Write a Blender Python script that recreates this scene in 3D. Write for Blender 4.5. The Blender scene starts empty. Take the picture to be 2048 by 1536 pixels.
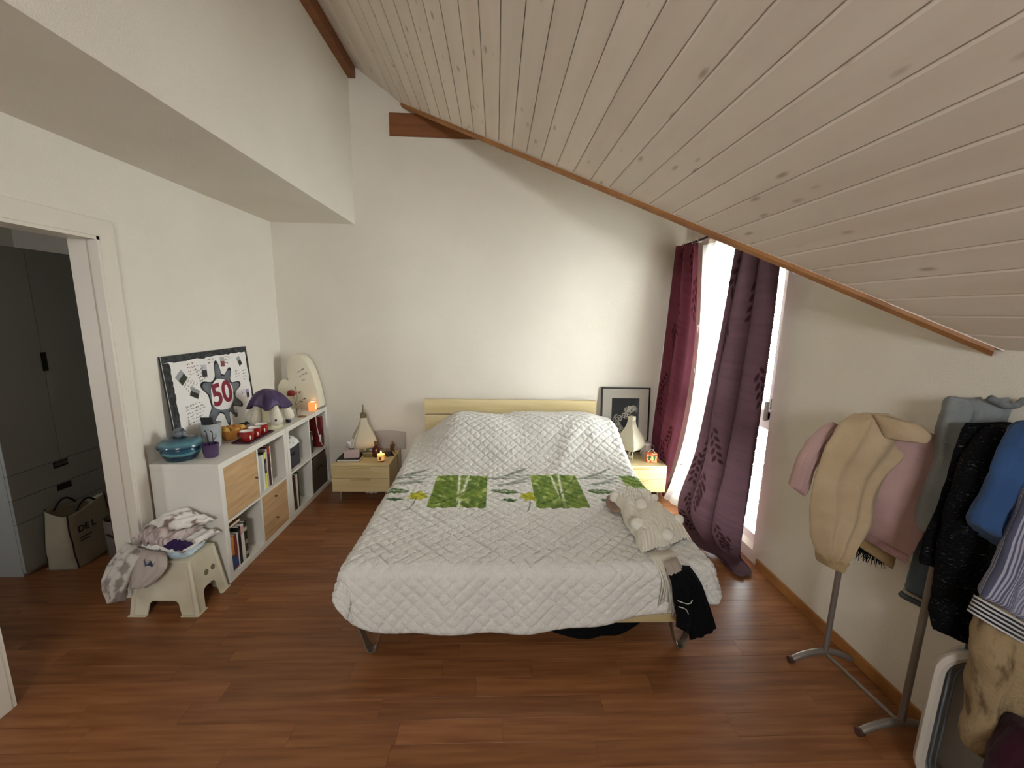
import bpy, bmesh, math, random
from mathutils import Vector, Matrix, noise
random.seed(7)
S = bpy.context.scene
COL = S.collection
PI = math.pi

# ---------------------------------------------------------------- camera, sky, exposure
def setup_camera():
    f, pitch, yaw, roll, h = 809.24, 9.699, 2.409, 1.134, 1.657
    a, b, c = map(math.radians, (pitch, yaw, roll))
    fw = Vector((math.sin(b) * math.cos(a), math.cos(b) * math.cos(a), -math.sin(a)))
    r0 = Vector((math.cos(b), -math.sin(b), 0)); u0 = r0.cross(fw)
    r = r0 * math.cos(c) + u0 * math.sin(c); u = -r0 * math.sin(c) + u0 * math.cos(c)
    cd = bpy.data.cameras.new('camera'); cd.sensor_width = 36; cd.lens = f * 36 / 2048; cd.clip_start = .02
    co = bpy.data.objects.new('camera', cd); COL.objects.link(co)
    m = Matrix((r, u, -fw)).transposed().to_4x4(); m.translation = (0, 0, h)
    co.matrix_world = m; S.camera = co
setup_camera()

def setup_world():
    w = bpy.data.worlds.new('overcast_sky'); S.world = w; w.use_nodes = True
    nt = w.node_tree; bg = nt.nodes['Background']
    bg.inputs[0].default_value = (.93, .97, 1.0, 1); bg.inputs[1].default_value = 43.0
setup_world()

def portal(loc, rot, sx, sy):
    # guides the sky's light to the window opening; gives off no light itself
    l = bpy.data.lights.new('window_portal', 'AREA'); l.shape = 'RECTANGLE'; l.size = sx; l.size_y = sy
    l.cycles.is_portal = True
    o = bpy.data.objects.new('window_portal', l); COL.objects.link(o); o.location = loc; o.rotation_euler = rot
portal((1.99, 3.01, 1.2), (0, PI / 2, 0), 2.5, 1.2)         # side window (light goes towards -x)
portal((-.2, -2.03, 2.11), (PI / 2, 0, 0), .9, .7)         # unseen window added behind the camera for ambient light (+y)
portal((-3.2, .24, 1.385), (PI / 2, 0, 0), .36, .33)             # small unseen window added to brighten the hallway

S.view_settings.view_transform = 'Standard'; S.view_settings.look = 'None'
S.view_settings.exposure = 0.3; S.view_settings.gamma = 1.0; S.view_settings.use_curve_mapping = False

# ---------------------------------------------------------------- mesh helpers
class MB:
    def __init__(s): s.bm = bmesh.new(); s.mi = 0
    def _fin(s, geo, bevel=0, seg=2):
        if bevel:
            es = list({e for v in geo for e in v.link_edges})
            bmesh.ops.bevel(s.bm, geom=es, offset=bevel, segments=seg, affect='EDGES', profile=.5)
    def box(s, x0, x1, y0, y1, z0, z1, bevel=0, seg=2, mtx=None):
        r = bmesh.ops.create_cube(s.bm, size=1.0)['verts']
        for v in r:
            v.co = Vector((x0 + (v.co.x + .5) * (x1 - x0), y0 + (v.co.y + .5) * (y1 - y0), z0 + (v.co.z + .5) * (z1 - z0)))
            if mtx: v.co = mtx @ v.co
        s._fin(r, bevel, seg); return s
    def prism(s, pts, axis, a, b, bevel=0, seg=2, mtx=None):
        # extrude polygon pts (2d) along axis from a to b.
        def P(p, t):
            return {'x': Vector((t, p[0], p[1])), 'y': Vector((p[0], t, p[1])), 'z': Vector((p[0], p[1], t))}[axis]
        A = [s.bm.verts.new(P(p, a)) for p in pts]; Bv = [s.bm.verts.new(P(p, b)) for p in pts]
        n = len(pts); fs = [s.bm.faces.new(A), s.bm.faces.new(Bv[::-1])]
        for i in range(n): fs.append(s.bm.faces.new((A[i], Bv[i], Bv[(i + 1) % n], A[(i + 1) % n])))
        if mtx:
            for v in A + Bv: v.co = mtx @ v.co
        bmesh.ops.recalc_face_normals(s.bm, faces=fs)
        if bevel:
            es = list({e for f in fs[:2] for e in f.edges})
            bmesh.ops.bevel(s.bm, geom=es, offset=bevel, segments=seg, affect='EDGES', profile=.5)
        return s
    def lathe(s, prof, n=32, loc=(0, 0, 0), mtx=None, cap=True, sx=1, sy=1, fn=None):
        rings = []
        for (r, z) in prof:
            ring = []
            for k in range(n):
                t = 2 * PI * k / n; rr = r * (fn(t, z) if fn else 1)
                p = Vector((rr * math.cos(t) * sx, rr * math.sin(t) * sy, z))
                p = (mtx @ p) if mtx else p
                ring.append(s.bm.verts.new(p + Vector(loc)))
            rings.append(ring)
        for a, b in zip(rings, rings[1:]):
            for k in range(n): s.bm.faces.new((a[k], a[(k + 1) % n], b[(k + 1) % n], b[k]))
        if cap:
            if prof[0][0] > 1e-5: s.bm.faces.new(rings[0][::-1])
            if prof[-1][0] > 1e-5: s.bm.faces.new(rings[-1])
        return s
    def cyl(s, p0, p1, r, n=16, r2=None):
        return s.tube([p0, p1], r, n, r2=r2)
    def tube(s, pts, r, n=8, closed=False, r2=None, sx=1.0, cap=True):
        pts = [Vector(p) for p in pts]; m = len(pts); rings = []
        up = Vector((0, 0, 1)); prev = None
        for i, p in enumerate(pts):
            if closed: d = pts[(i + 1) % m] - pts[i - 1]
            else: d = pts[min(i + 1, m - 1)] - pts[max(i - 1, 0)]
            if d.length < 1e-9: d = Vector((0, 0, 1))
            d.normalize()
            if prev is None:
                a = up if abs(d.z) < .95 else Vector((1, 0, 0)); x = d.cross(a).normalized()
            else:
                x = (prev - d * prev.dot(d)); x = x.normalized() if x.length > 1e-6 else d.orthogonal().normalized()
            prev = x; y = d.cross(x)
            if callable(r): rr = r(i / (m - 1))
            else: rr = r if r2 is None else r + (r2 - r) * i / (m - 1)
            rings.append([s.bm.verts.new(p + (x * math.cos(2 * PI * k / n) * sx + y * math.sin(2 * PI * k / n)) * rr) for k in range(n)])
        L = list(zip(rings, rings[1:])) + ([(rings[-1], rings[0])] if closed else [])
        for a, b in L:
            for k in range(n): s.bm.faces.new((a[k], a[(k + 1) % n], b[(k + 1) % n], b[k]))
        if cap and not closed:
            s.bm.faces.new(rings[0][::-1]); s.bm.faces.new(rings[-1])
        return s
    def sphere(s, c, r, u=16, v=10, sc=(1, 1, 1), mtx=None):
        ret = bmesh.ops.create_uvsphere(s.bm, u_segments=u, v_segments=v, radius=1)['verts']
        for q in ret:
            q.co = Vector((q.co.x * r * sc[0], q.co.y * r * sc[1], q.co.z * r * sc[2]))
            if mtx: q.co = mtx @ q.co
            q.co += Vector(c)
        return s
    def ico(s, c, r, sub=2, fn=None):
        ret = bmesh.ops.create_icosphere(s.bm, subdivisions=sub, radius=1)['verts']
        for q in ret:
            k = fn(q.co) if fn else 1
            q.co = q.co * r * k + Vector(c)
        return s
    def grid(s, fn, nu, nv, closed_u=False):
        V = [[s.bm.verts.new(fn(i / nu, j / nv)) for j in range(nv + 1)] for i in range(nu + (0 if closed_u else 1))]
        m = len(V)
        for i in range(nu):
            a, b = V[i], V[(i + 1) % m]
            for j in range(nv): s.bm.faces.new((a[j], b[j], b[j + 1], a[j + 1]))
        return s
    def poly(s, pts):
        s.bm.faces.new([s.bm.verts.new(p) for p in pts]); return s
    def build(s, name, mat=None, parent=None, smooth=None, loc=None, rot=None):
        me = bpy.data.meshes.new(name)
        bmesh.ops.recalc_face_normals(s.bm, faces=s.bm.faces[:])
        s.bm.to_mesh(me); s.bm.free()
        if mat: me.materials.append(mat)
        o = bpy.data.objects.new(name, me); COL.objects.link(o)
        if parent: o.parent = parent
        if loc: o.location = loc
        if rot: o.rotation_euler = rot
        if smooth is True:
            me.shade_smooth()
        elif smooth:
            me.shade_smooth()
            try: me.set_sharp_from_angle(angle=math.radians(smooth))
            except Exception: pass
        return o

def empty(name, label, cat, loc=(0, 0, 0), rz=0, group=None):
    o = bpy.data.objects.new(name, None); COL.objects.link(o); o.location = loc; o.rotation_euler = (0, 0, rz)
    o.empty_display_size = .05
    return tag(o, label, cat, group)
def tag(o, label, cat=None, group=None, kind=None):
    o['label'] = label
    if cat: o['category'] = cat
    if group: o['group'] = group
    if kind: o['kind'] = kind
    return o
def struct(o): o['kind'] = 'structure'; return o
def solidify(o, t, off=-1):
    m = o.modifiers.new('thick', 'SOLIDIFY'); m.thickness = t; m.offset = off; return o
def subsurf(o, n=1):
    m = o.modifiers.new('sub', 'SUBSURF'); m.levels = n; m.render_levels = n; return o

# ---------------------------------------------------------------- materials
def srgb(h):
    h = h.lstrip('#'); c = [int(h[i:i + 2], 16) / 255 for i in (0, 2, 4)]
    return tuple(x / 12.92 if x <= .04045 else ((x + .055) / 1.055) ** 2.4 for x in c)
MATS = {}
def mat(name, col, rough=.6, col2=None, nscale=8, stretch=(1, 1, 1), bump=0, bscale=60, metal=0, spec=.5, trans=0, emit=None,
        estr=0, alpha=1, sss=0, sheen=0, detail=4, contrast=(.35, .65), perobj=0, coat=0, ior=1.45, bstretch=None):
    if name in MATS: return MATS[name]
    m = bpy.data.materials.new(name); m.use_nodes = True; nt = m.node_tree; N = nt.nodes; Lk = nt.links
    b = N['Principled BSDF']
    if isinstance(col, str): col = srgb(col)
    if isinstance(col2, str): col2 = srgb(col2)
    b.inputs['Base Color'].default_value = (*col, 1); b.inputs['Roughness'].default_value = rough
    b.inputs['Metallic'].default_value = metal; b.inputs['Specular IOR Level'].default_value = spec
    b.inputs['Transmission Weight'].default_value = trans; b.inputs['Alpha'].default_value = alpha
    b.inputs['IOR'].default_value = ior
    b.inputs['Coat Weight'].default_value = coat
    if sss: b.inputs['Subsurface Weight'].default_value = sss; b.inputs['Subsurface Radius'].default_value = (.02, .015, .01)
    if sheen: b.inputs['Sheen Weight'].default_value = sheen
    if emit: b.inputs['Emission Color'].default_value = (*emit, 1); b.inputs['Emission Strength'].default_value = estr
    tc = N.new('ShaderNodeTexCoord')
    def mapped(st):
        mp = N.new('ShaderNodeMapping'); mp.inputs['Scale'].default_value = st
        Lk.new(tc.outputs['Object'], mp.inputs['Vector']); return mp.outputs['Vector']
    out = None
    if col2 is not None:
        nz = N.new('ShaderNodeTexNoise'); nz.inputs['Scale'].default_value = nscale; nz.inputs['Detail'].default_value = detail
        Lk.new(mapped(stretch), nz.inputs['Vector'])
        rp = N.new('ShaderNodeValToRGB'); rp.color_ramp.elements[0].position = contrast[0]; rp.color_ramp.elements[1].position = contrast[1]
        rp.color_ramp.elements[0].color = (*col, 1); rp.color_ramp.elements[1].color = (*col2, 1)
        Lk.new(nz.outputs['Fac'], rp.inputs['Fac']); out = rp.outputs['Color']
        if perobj:
            oi = N.new('ShaderNodeObjectInfo'); ad = N.new('ShaderNodeVectorMath'); ad.operation = 'ADD'
            sc = N.new('ShaderNodeVectorMath'); sc.operation = 'SCALE'; sc.inputs[0].default_value = (37, 19, 53)
            Lk.new(oi.outputs['Random'], sc.inputs['Scale']); Lk.new(nz.inputs['Vector'].links[0].from_socket, ad.inputs[0])
            Lk.new(sc.outputs['Vector'], ad.inputs[1]); Lk.new(ad.outputs['Vector'], nz.inputs['Vector'])
            hs = N.new('ShaderNodeHueSaturation'); mr = N.new('ShaderNodeMapRange')
            mr.inputs['To Min'].default_value = 1 - perobj; mr.inputs['To Max'].default_value = 1 + perobj
            Lk.new(oi.outputs['Random'], mr.inputs['Value']); Lk.new(mr.outputs['Result'], hs.inputs['Value'])
            Lk.new(out, hs.inputs['Color']); out = hs.outputs['Color']
        Lk.new(out, b.inputs['Base Color'])
    if bump:
        nz = N.new('ShaderNodeTexNoise'); nz.inputs['Scale'].default_value = bscale; nz.inputs['Detail'].default_value = 3
        Lk.new(mapped(bstretch or (1, 1, 1)), nz.inputs['Vector'])
        bp = N.new('ShaderNodeBump'); bp.inputs['Strength'].default_value = bump; bp.inputs['Distance'].default_value = .01
        Lk.new(nz.outputs['Fac'], bp.inputs['Height']); Lk.new(bp.outputs['Normal'], b.inputs['Normal'])
    MATS[name] = m; return m

def vcol_mat(name, rough=.8, bump=0, bscale=200, sss=0, trans=0, bstretch=(1, 1, 1)):
    # printed cloth / card: the print is a colour attribute on the mesh
    m = mat(name, (.8, .8, .8), rough, bump=bump, bscale=bscale, bstretch=bstretch); nt = m.node_tree
    a = nt.nodes.new('ShaderNodeAttribute'); a.attribute_name = 'print'
    nt.links.new(a.outputs['Color'], nt.nodes['Principled BSDF'].inputs['Base Color']); return m
def paint(o, fn):
    # fn(co) -> linear rgb, stored per vertex
    me = o.data; at = me.color_attributes.new('print', 'FLOAT_COLOR', 'POINT')
    buf = []
    for v in me.vertices: buf.extend((*fn(v.co, v.index), 1.0))
    at.data.foreach_set('color', buf)
def mixc(a, b, t): t = max(0, min(1, t)); return tuple(x + (y - x) * t for x, y in zip(a, b))
def sstep(a, b, x):
    t = max(0, min(1, (x - a) / (b - a))); return t * t * (3 - 2 * t)
def nz(*p): return noise.noise(Vector(p))
# measured outlines (metres)
G_BEIGE = ([(1.424, 1.500, 1.298), (1.362, 1.500, 1.253), (1.308, 1.500, 1.122), (1.294, 1.500, 0.953), (1.303, 1.500, 0.832), (1.356, 1.500, 0.681)],
    [(1.490, 1.500, 1.307), (1.789, 1.500, 1.211), (1.665, 1.500, 1.170), (1.577, 1.500, 1.019), (1.552, 1.500, 0.832), (1.477, 1.500, 0.634)])
G_PINK = ([(1.382, 1.560, 1.211), (1.321, 1.560, 1.118), (1.282, 1.560, 1.019), (1.353, 1.560, 0.907), (1.533, 1.560, 0.815), (1.606, 1.560, 0.769)],
    [(1.678, 1.560, 1.239), (1.919, 1.560, 1.176), (1.925, 1.560, 1.044), (1.896, 1.560, 0.857), (1.873, 1.560, 0.744), (1.836, 1.560, 0.642)])
G_PINKSL = ([(1.403, 1.550, 1.250), (1.305, 1.550, 1.175), (1.270, 1.550, 1.078), (1.253, 1.550, 0.972)],
    [(1.454, 1.550, 1.240), (1.379, 1.550, 1.111), (1.343, 1.550, 1.023), (1.325, 1.550, 0.925)])
G_HEM = ([(1.639, 1.600, 0.794), (1.649, 1.600, 0.734), (1.641, 1.600, 0.685)],
    [(1.901, 1.600, 0.648), (1.876, 1.600, 0.603), (1.875, 1.600, 0.559)])
G_FRINGE = ([(1.668, 1.640, 0.748), (1.654, 1.640, 0.661), (1.642, 1.640, 0.563)],
    [(1.845, 1.640, 0.661), (1.844, 1.640, 0.598), (1.836, 1.640, 0.552)])
G_GREY = ([(1.706, 1.340, 1.410), (1.677, 1.340, 1.328), (1.658, 1.340, 1.197), (1.635, 1.340, 1.082), (1.615, 1.340, 0.970), (1.613, 1.340, 0.901)],
    [(1.930, 1.340, 1.412), (1.839, 1.340, 1.283), (1.774, 1.340, 1.150), (1.728, 1.340, 1.053), (1.706, 1.340, 0.954), (1.692, 1.340, 0.881)])
G_GREYNECK = ([(1.696, 1.330, 1.431), (1.732, 1.330, 1.403)],
    [(1.899, 1.330, 1.441), (1.925, 1.330, 1.375)])
G_SLATE = ([(1.692, 1.400, 0.730), (1.684, 1.400, 0.665), (1.679, 1.400, 0.565)],
    [(1.837, 1.400, 0.686), (1.819, 1.400, 0.619), (1.800, 1.400, 0.507)])
G_TWEED = ([(1.576, 1.180, 1.334), (1.538, 1.180, 1.277), (1.510, 1.180, 1.176), (1.490, 1.180, 1.055), (1.494, 1.180, 0.930), (1.515, 1.180, 0.745), (1.531, 1.180, 0.606)],
    [(1.672, 1.180, 1.351), (1.668, 1.180, 1.261), (1.642, 1.180, 1.160), (1.665, 1.180, 0.984), (1.664, 1.180, 0.875), (1.653, 1.180, 0.724), (1.669, 1.180, 0.556)])
G_TWEED2 = ([(1.525, 1.220, 0.958), (1.499, 1.220, 0.906), (1.495, 1.220, 0.840)],
    [(1.620, 1.220, 0.934), (1.607, 1.220, 0.868), (1.587, 1.220, 0.792)])
G_BLUE = ([(1.548, 1.100, 1.384), (1.512, 1.100, 1.304), (1.489, 1.100, 1.201), (1.456, 1.100, 1.075), (1.497, 1.100, 1.043)],
    [(1.657, 1.100, 1.385), (1.662, 1.100, 1.242), (1.651, 1.100, 1.096), (1.581, 1.100, 0.979), (1.556, 1.100, 0.986)])
G_STRIPE = ([(1.523, 1.030, 1.223), (1.504, 1.030, 1.116), (1.480, 1.030, 0.990), (1.457, 1.030, 0.909), (1.440, 1.030, 0.850)],
    [(1.644, 1.030, 1.163), (1.647, 1.030, 1.037), (1.641, 1.030, 0.908), (1.622, 1.030, 0.824), (1.608, 1.030, 0.753)])
G_DENIM = ([(1.611, 1.140, 0.774), (1.614, 1.140, 0.681), (1.627, 1.140, 0.585), (1.660, 1.140, 0.477)],
    [(1.707, 1.140, 0.736), (1.693, 1.140, 0.661), (1.685, 1.140, 0.565), (1.730, 1.140, 0.486)])
G_FUR = ([(1.500, 1.020, 0.850), (1.496, 1.020, 0.749), (1.498, 1.020, 0.628), (1.529, 1.020, 0.465), (1.524, 1.020, 0.314)],
    [(1.667, 1.020, 0.781), (1.677, 1.020, 0.677), (1.706, 1.020, 0.497), (1.693, 1.020, 0.348), (1.642, 1.020, 0.241)])
G_PLUM = ([(1.563, 0.960, 0.497), (1.517, 0.960, 0.445), (1.486, 0.960, 0.383), (1.483, 0.960, 0.282)],
    [(1.639, 0.960, 0.495), (1.683, 0.960, 0.386), (1.712, 0.960, 0.274), (1.731, 0.960, 0.197)])
G_TROUS = ([(0.795, 1.655, 0.601), (0.825, 1.655, 0.467), (0.854, 1.655, 0.351), (0.856, 1.655, 0.259)],
    [(0.855, 1.655, 0.626), (0.907, 1.655, 0.543), (0.975, 1.655, 0.402), (1.044, 1.655, 0.252)])
# ---------------------------------------------------------------- cloth and copy helpers
def copy_tree(o, parent=None):
    c = o.copy(); COL.objects.link(c); c.parent = parent
    for ch in [x for x in bpy.data.objects if x.parent == o]: copy_tree(ch, c)
    return c
def resample(pts, t):
    pts = [Vector(p) for p in pts]; n = len(pts) - 1; f = min(max(t, 0), 1) * n; i = min(int(f), n - 1); k = f - i
    p0 = pts[max(i - 1, 0)]; p1 = pts[i]; p2 = pts[i + 1]; p3 = pts[min(i + 2, n)]
    return .5 * ((2 * p1) + (p2 - p0) * k + (2 * p0 - 5 * p1 + 4 * p2 - p3) * k * k + (3 * p1 - p0 - 3 * p2 + p3) * k ** 3)
def shell(outline, thick=.03, folds=3, famp=.3, n=48, m=40, nrm=(0, -1, 0), seed=0, pinch=.0, round_ends=.12, wob=.0):
    # a flattened, folded tube of cloth between a left and a right edge
    Lp, Rp = outline; nrm = Vector(nrm); mb = MB()
    def fn(u, v):
        l, r = resample(Lp, v), resample(Rp, v); c = (l + r) / 2; h = (r - l) / 2; th = 2 * PI * u
        e = min(1, min(v, 1 - v) / round_ends) if round_ends else 1
        e = math.sqrt(max(0, 1 - (1 - e) ** 2)) * .85 + .15
        cx = math.cos(th); sy = math.sin(th)
        f = 1 + famp * math.sin(folds * PI * cx + seed + 2.2 * nz(cx * 1.3, v * 2.5, seed))
        p = c + h * cx + nrm * (sy * thick * e * f)
        if wob: p += Vector((nz(p.x * 9, p.z * 9, seed), nz(p.z * 7, p.x * 7, seed + 5), nz(p.x * 8, p.z * 8, seed + 9))) * wob + Vector((nz(p.x * 30, p.y * 30, seed + p.z * 30), nz(p.z * 27, p.x * 27, seed + 5), nz(p.x * 28, p.y * 28, seed + 9))) * wob * .3
        return p
    V = [[mb.bm.verts.new(fn(i / n, j / m)) for j in range(m + 1)] for i in range(n)]
    for i in range(n):
        a, b = V[i], V[(i + 1) % n]
        for j in range(m): mb.bm.faces.new((a[j], b[j], b[j + 1], a[j + 1]))
    mb.bm.faces.new([V[i][0] for i in range(n)][::-1]); mb.bm.faces.new([V[i][m] for i in range(n)])
    return mb
def text_mesh(s, size, mat_, name, parent=None, depth=.0008, mtx=None, bold=0):
    cu = bpy.data.curves.new('lettering', 'FONT'); cu.body = s; cu.size = size; cu.extrude = depth; cu.align_x = 'CENTER'; cu.align_y = 'CENTER'; cu.offset = bold
    t = bpy.data.objects.new('lettering', cu); COL.objects.link(t)
    dg = bpy.context.evaluated_depsgraph_get(); dg.update()
    me = bpy.data.meshes.new_from_object(t.evaluated_get(dg)); bpy.data.objects.remove(t); bpy.data.curves.remove(cu)
    if mtx: me.transform(mtx)
    me.materials.clear(); me.materials.append(mat_)
    o = bpy.data.objects.new(name, me); COL.objects.link(o); o.parent = parent; return o
def scribble(mb, x, y, w, h, seed, fn, r=.0012):
    # one line of illegible handwriting, w wide, letters h high; fn maps (x, y) to 3d
    rs = random.Random(seed); px = x
    while px < x + w:
        wl = rs.uniform(.4, 1.2) * h * 3; pts = []; q = 0
        while q < wl and px + q < x + w:
            pts.append(fn(px + q, y + h * rs.uniform(-.5, .6))); q += h * .35
        if len(pts) > 1: mb.tube(pts, r, 4)
        px += wl + h * .8
# ---------------------------------------------------------------- the room itself
D, R, L, SF = 3.84, 1.794, 2.003, 1.267       # back wall y, right wall x, left wall -x, boxed-in soffit face -x
YF = -2.0                                     # wall behind the camera
SL = .7034                                    # roof slope
def zc(x): return 3.721 - SL * (x + 1.268)    # main sloping ceiling
VA, VB = Vector((-.847, 3.84)), Vector((R, 1.364))
def yv(x): return VA.y + (x - VA.x) * (VB.y - VA.y) / (VB.x - VA.x)      # valley line in plan
def zs2(y): return zc(R) + (y - VB.y) * (zc(VA.x) - zc(R)) / (VA.y - VB.y)   # cross roof, rising towards the bed wall

plaster = mat('plaster', '#dfd8cb', .9, '#d9d1c3', nscale=1.2, bump=.25, bscale=180, spec=.2)
pinewood = mat('pine_trim', '#a5713e', .5, '#8e5c2e', nscale=3, stretch=(2, 2, 2), bump=.1, bscale=40)
darkbeam = mat('beam_wood', '#825029', .55, '#724320', nscale=4, stretch=(1, 8, 8))
whitelac = mat('white_lacquer', '#d6cdbf', .45)

def wall(name, boxes):
    m = MB()
    for b in boxes: m.box(*b)
    return struct(m.build(name, plaster))
wall_back = wall('wall_back', [(-2.3, 2.1, D, D + .15, -.1, 4.1)])
DY0, DY1, DZ = 1.50, 2.212, 2.015
wall_left = wall('wall_left', [(-L - .13, -L, YF, DY0, -.1, 2.6), (-L - .13, -L, DY1, D, -.1, 2.6), (-L - .13, -L, DY0, DY1, DZ, 2.6)])
wall_soffit = wall('wall_soffit', [(-L - .13, -SF, YF, D, 2.423, 4.0)])
WY0, WY1, WZ0, WZ1 = 2.50, 3.52, .085, 2.32
wall_right = wall('wall_right', [(R, R + .2, YF, WY0, -.1, 3.4), (R, R + .2, WY1, D, -.1, 3.6), (R, R + .2, WY0, WY1, -.1, WZ0), (R, R + .2, WY0, WY1, WZ1, 3.6)])
FX0, FX1, FZ0, FZ1 = -.60, .20, 1.82, 2.40  # out-of-view window opening, placed and sized for the ambient light it gives
wall_front = wall('wall_front', [(-2.3, FX0, YF - .15, YF, -.1, 4.1), (FX1, 2.1, YF - .15, YF, -.1, 4.1), (FX0, FX1, YF - .15, YF, -.1, FZ0), (FX0, FX1, YF - .15, YF, FZ1, 4.1)])

# floor: laminate strips, each a piece of its own in the part of the floor that can be seen
fw_a = mat('laminate', '#744627', .34, '#98663f', nscale=2.6, stretch=(1.0, 15, 1), bump=.03, bscale=30, perobj=.16, bstretch=(1, 12, 1), detail=6, contrast=(.3, .75), spec=.45)
floor = struct(MB().box(-4.3, 2.1, YF - .15, D + .1, -.12, -.006).build('floor', mat('floor_underlay', '#4a2d19', .8)))
ROW = .0975; y = .55; k = 0; rs = random.Random(3)
meshes = {}
while y < D:
    x = -3.6 - rs.random() * .9
    if y > 3.2: x = -2.0 - rs.random() * .9
    while x < R:
        ln = rs.choice((.42, .62, .8, .95, 1.1)); key = ln
        if key not in meshes:
            m = MB().box(0, ln - .0007, 0, ROW - .0007, -.008, 0, bevel=.0004, seg=1); o = m.build('plank', fw_a); meshes[key] = o.data
        else:
            o = bpy.data.objects.new('plank', meshes[key]); COL.objects.link(o)
        o.location = (x, y, 0); o.parent = floor
        x += ln
    y += ROW
o = MB().box(-4.2, R, YF, .55 - .001, -.008, 0).build('plank_field', fw_a, floor); o['kind'] = 'stuff'
o = MB().box(-4.2, -2.75, 3.2, D, -.008, -.0005).build('plank_field', fw_a, floor); o['kind'] = 'stuff'

# main ceiling: painted tongue and groove boards
def ceiling_mat():
    m = mat('painted_boards', '#e0d4c6', .55, '#d8cabb', nscale=1.6, stretch=(5, .5, 5), perobj=.03, bump=.02, bscale=40, bstretch=(8, .5, 8), spec=.35)
    nt = m.node_tree; N = nt.nodes; Lk = nt.links; b = N['Principled BSDF']; src = b.inputs['Base Color'].links[0].from_socket
    tc = N.new('ShaderNodeTexCoord'); mp = N.new('ShaderNodeMapping'); mp.inputs['Scale'].default_value = (13, 4.2, 13)
    oi = N.new('ShaderNodeObjectInfo'); sc = N.new('ShaderNodeVectorMath'); sc.operation = 'SCALE'; sc.inputs[0].default_value = (11, 91, 7)
    ad = N.new('ShaderNodeVectorMath'); vo = N.new('ShaderNodeTexVoronoi'); vo.inputs['Scale'].default_value = 1.0
    Lk.new(tc.outputs['Object'], mp.inputs['Vector']); Lk.new(oi.outputs['Random'], sc.inputs['Scale'])
    Lk.new(mp.outputs['Vector'], ad.inputs[0]); Lk.new(sc.outputs['Vector'], ad.inputs[1]); Lk.new(ad.outputs['Vector'], vo.inputs['Vector'])
    rp = N.new('ShaderNodeValToRGB'); rp.color_ramp.elements[0].position = .05; rp.color_ramp.elements[1].position = .16
    rp.color_ramp.elements[0].color = (1, 1, 1, 1); rp.color_ramp.elements[1].color = (0, 0, 0, 1)
    Lk.new(vo.outputs['Distance'], rp.inputs['Fac'])
    mx = N.new('ShaderNodeMixRGB'); mx.inputs['Color2'].default_value = (*srgb('#a08e7a'), 1)
    ml = N.new('ShaderNodeMath'); ml.operation = 'MULTIPLY'; ml.inputs[1].default_value = .8
    Lk.new(rp.outputs['Color'], ml.inputs[0]); Lk.new(ml.outputs[0], mx.inputs['Fac']); Lk.new(src, mx.inputs['Color1']); Lk.new(mx.outputs[0], b.inputs['Base Color'])
    return m
cmat = ceiling_mat()
n3 = Vector((SL, 0, 1)).normalized()
m = MB(); up = .05
pts = [(-SF - .05, YF - .1), (R + .1, YF - .1), (R + .1, yv(R + .1)), (VA.x, VA.y), (VA.x, D + .1), (-SF - .05, D + .1)]
A = [m.bm.verts.new((px, py, zc(px) + .022)) for px, py in pts]; Bv = [m.bm.verts.new((px, py, zc(px) + .1)) for px, py in pts]
m.bm.faces.new(A); m.bm.faces.new(Bv[::-1])
for i in range(len(pts)): m.bm.faces.new((A[i], A[(i + 1) % len(pts)], Bv[(i + 1) % len(pts)], Bv[i]))
ceiling = struct(m.build('ceiling', mat('ceiling_backing', '#8a7c6c', .9)))
bw = .0905; x = -.54 - bw * 8
while x < R:
    x0, x1 = max(x, -SF) + .0014, min(x + bw, R) - .0014
    if x1 - x0 > .01:
        g = .004
        def yend(xx): return yv(xx) if xx > VA.x else D
        prof = [(x0, .0), (x0 + g, -.0035), (x1 - g, -.0035), (x1, .0), (x1, .018), (x0, .018)]
        mm = MB(); A = []; Bv = []
        for px, dz in prof:
            A.append(mm.bm.verts.new((px, YF, zc(px) + dz + .0035))); Bv.append(mm.bm.verts.new((px, yend(px), zc(px) + dz + .0035)))
        mm.bm.faces.new(A); mm.bm.faces.new(Bv[::-1])
        for i in range(6): mm.bm.faces.new((A[i], Bv[i], Bv[(i + 1) % 6], A[(i + 1) % 6]))
        mm.build('ceiling_board', cmat, ceiling)
    x += bw
# cross roof over the window corner
m = MB(); pts = [(R + .1, VB.y - .1), (R + .1, D + .1), (VA.x, D + .1), (VA.x, VA.y)]
A = [m.bm.verts.new((px, py, zs2(py) + .0)) for px, py in pts]; Bv = [m.bm.verts.new((px, py, zs2(py) + .12)) for px, py in pts]
m.bm.faces.new(A); m.bm.faces.new(Bv[::-1])
for i in range(4): m.bm.faces.new((A[i], A[(i + 1) % 4], Bv[(i + 1) % 4], Bv[i]))
struct(m.build('ceiling_gable', cmat))
# wooden trims: valley strip, ridge strip, purlin
dv = (VB - VA).normalized(); nv = Vector((-dv.y, dv.x))       # towards the window corner
if nv.x < 0: nv = -nv
m = MB(); w0, w1 = -.004, .034; dz0 = -.034
a = VA + dv * .02; b = VB - dv * .02
def vt(p, off, dz): q = p + nv * off; return (q.x, q.y, zc(p.x) + dz)
A = [m.bm.verts.new(vt(a, o_, z_)) for o_, z_ in ((w0, 0.0), (w0, dz0 * .5), (w1 * .5, dz0), (w1, dz0), (w1, .0))]
Bv = [m.bm.verts.new(vt(b, o_, z_)) for o_, z_ in ((w0, 0.0), (w0, dz0 * .5), (w1 * .5, dz0), (w1, dz0), (w1, .0))]
m.bm.faces.new(A); m.bm.faces.new(Bv[::-1])
for i in range(5): m.bm.faces.new((A[i], Bv[i], Bv[(i + 1) % 5], A[(i + 1) % 5]))
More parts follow.
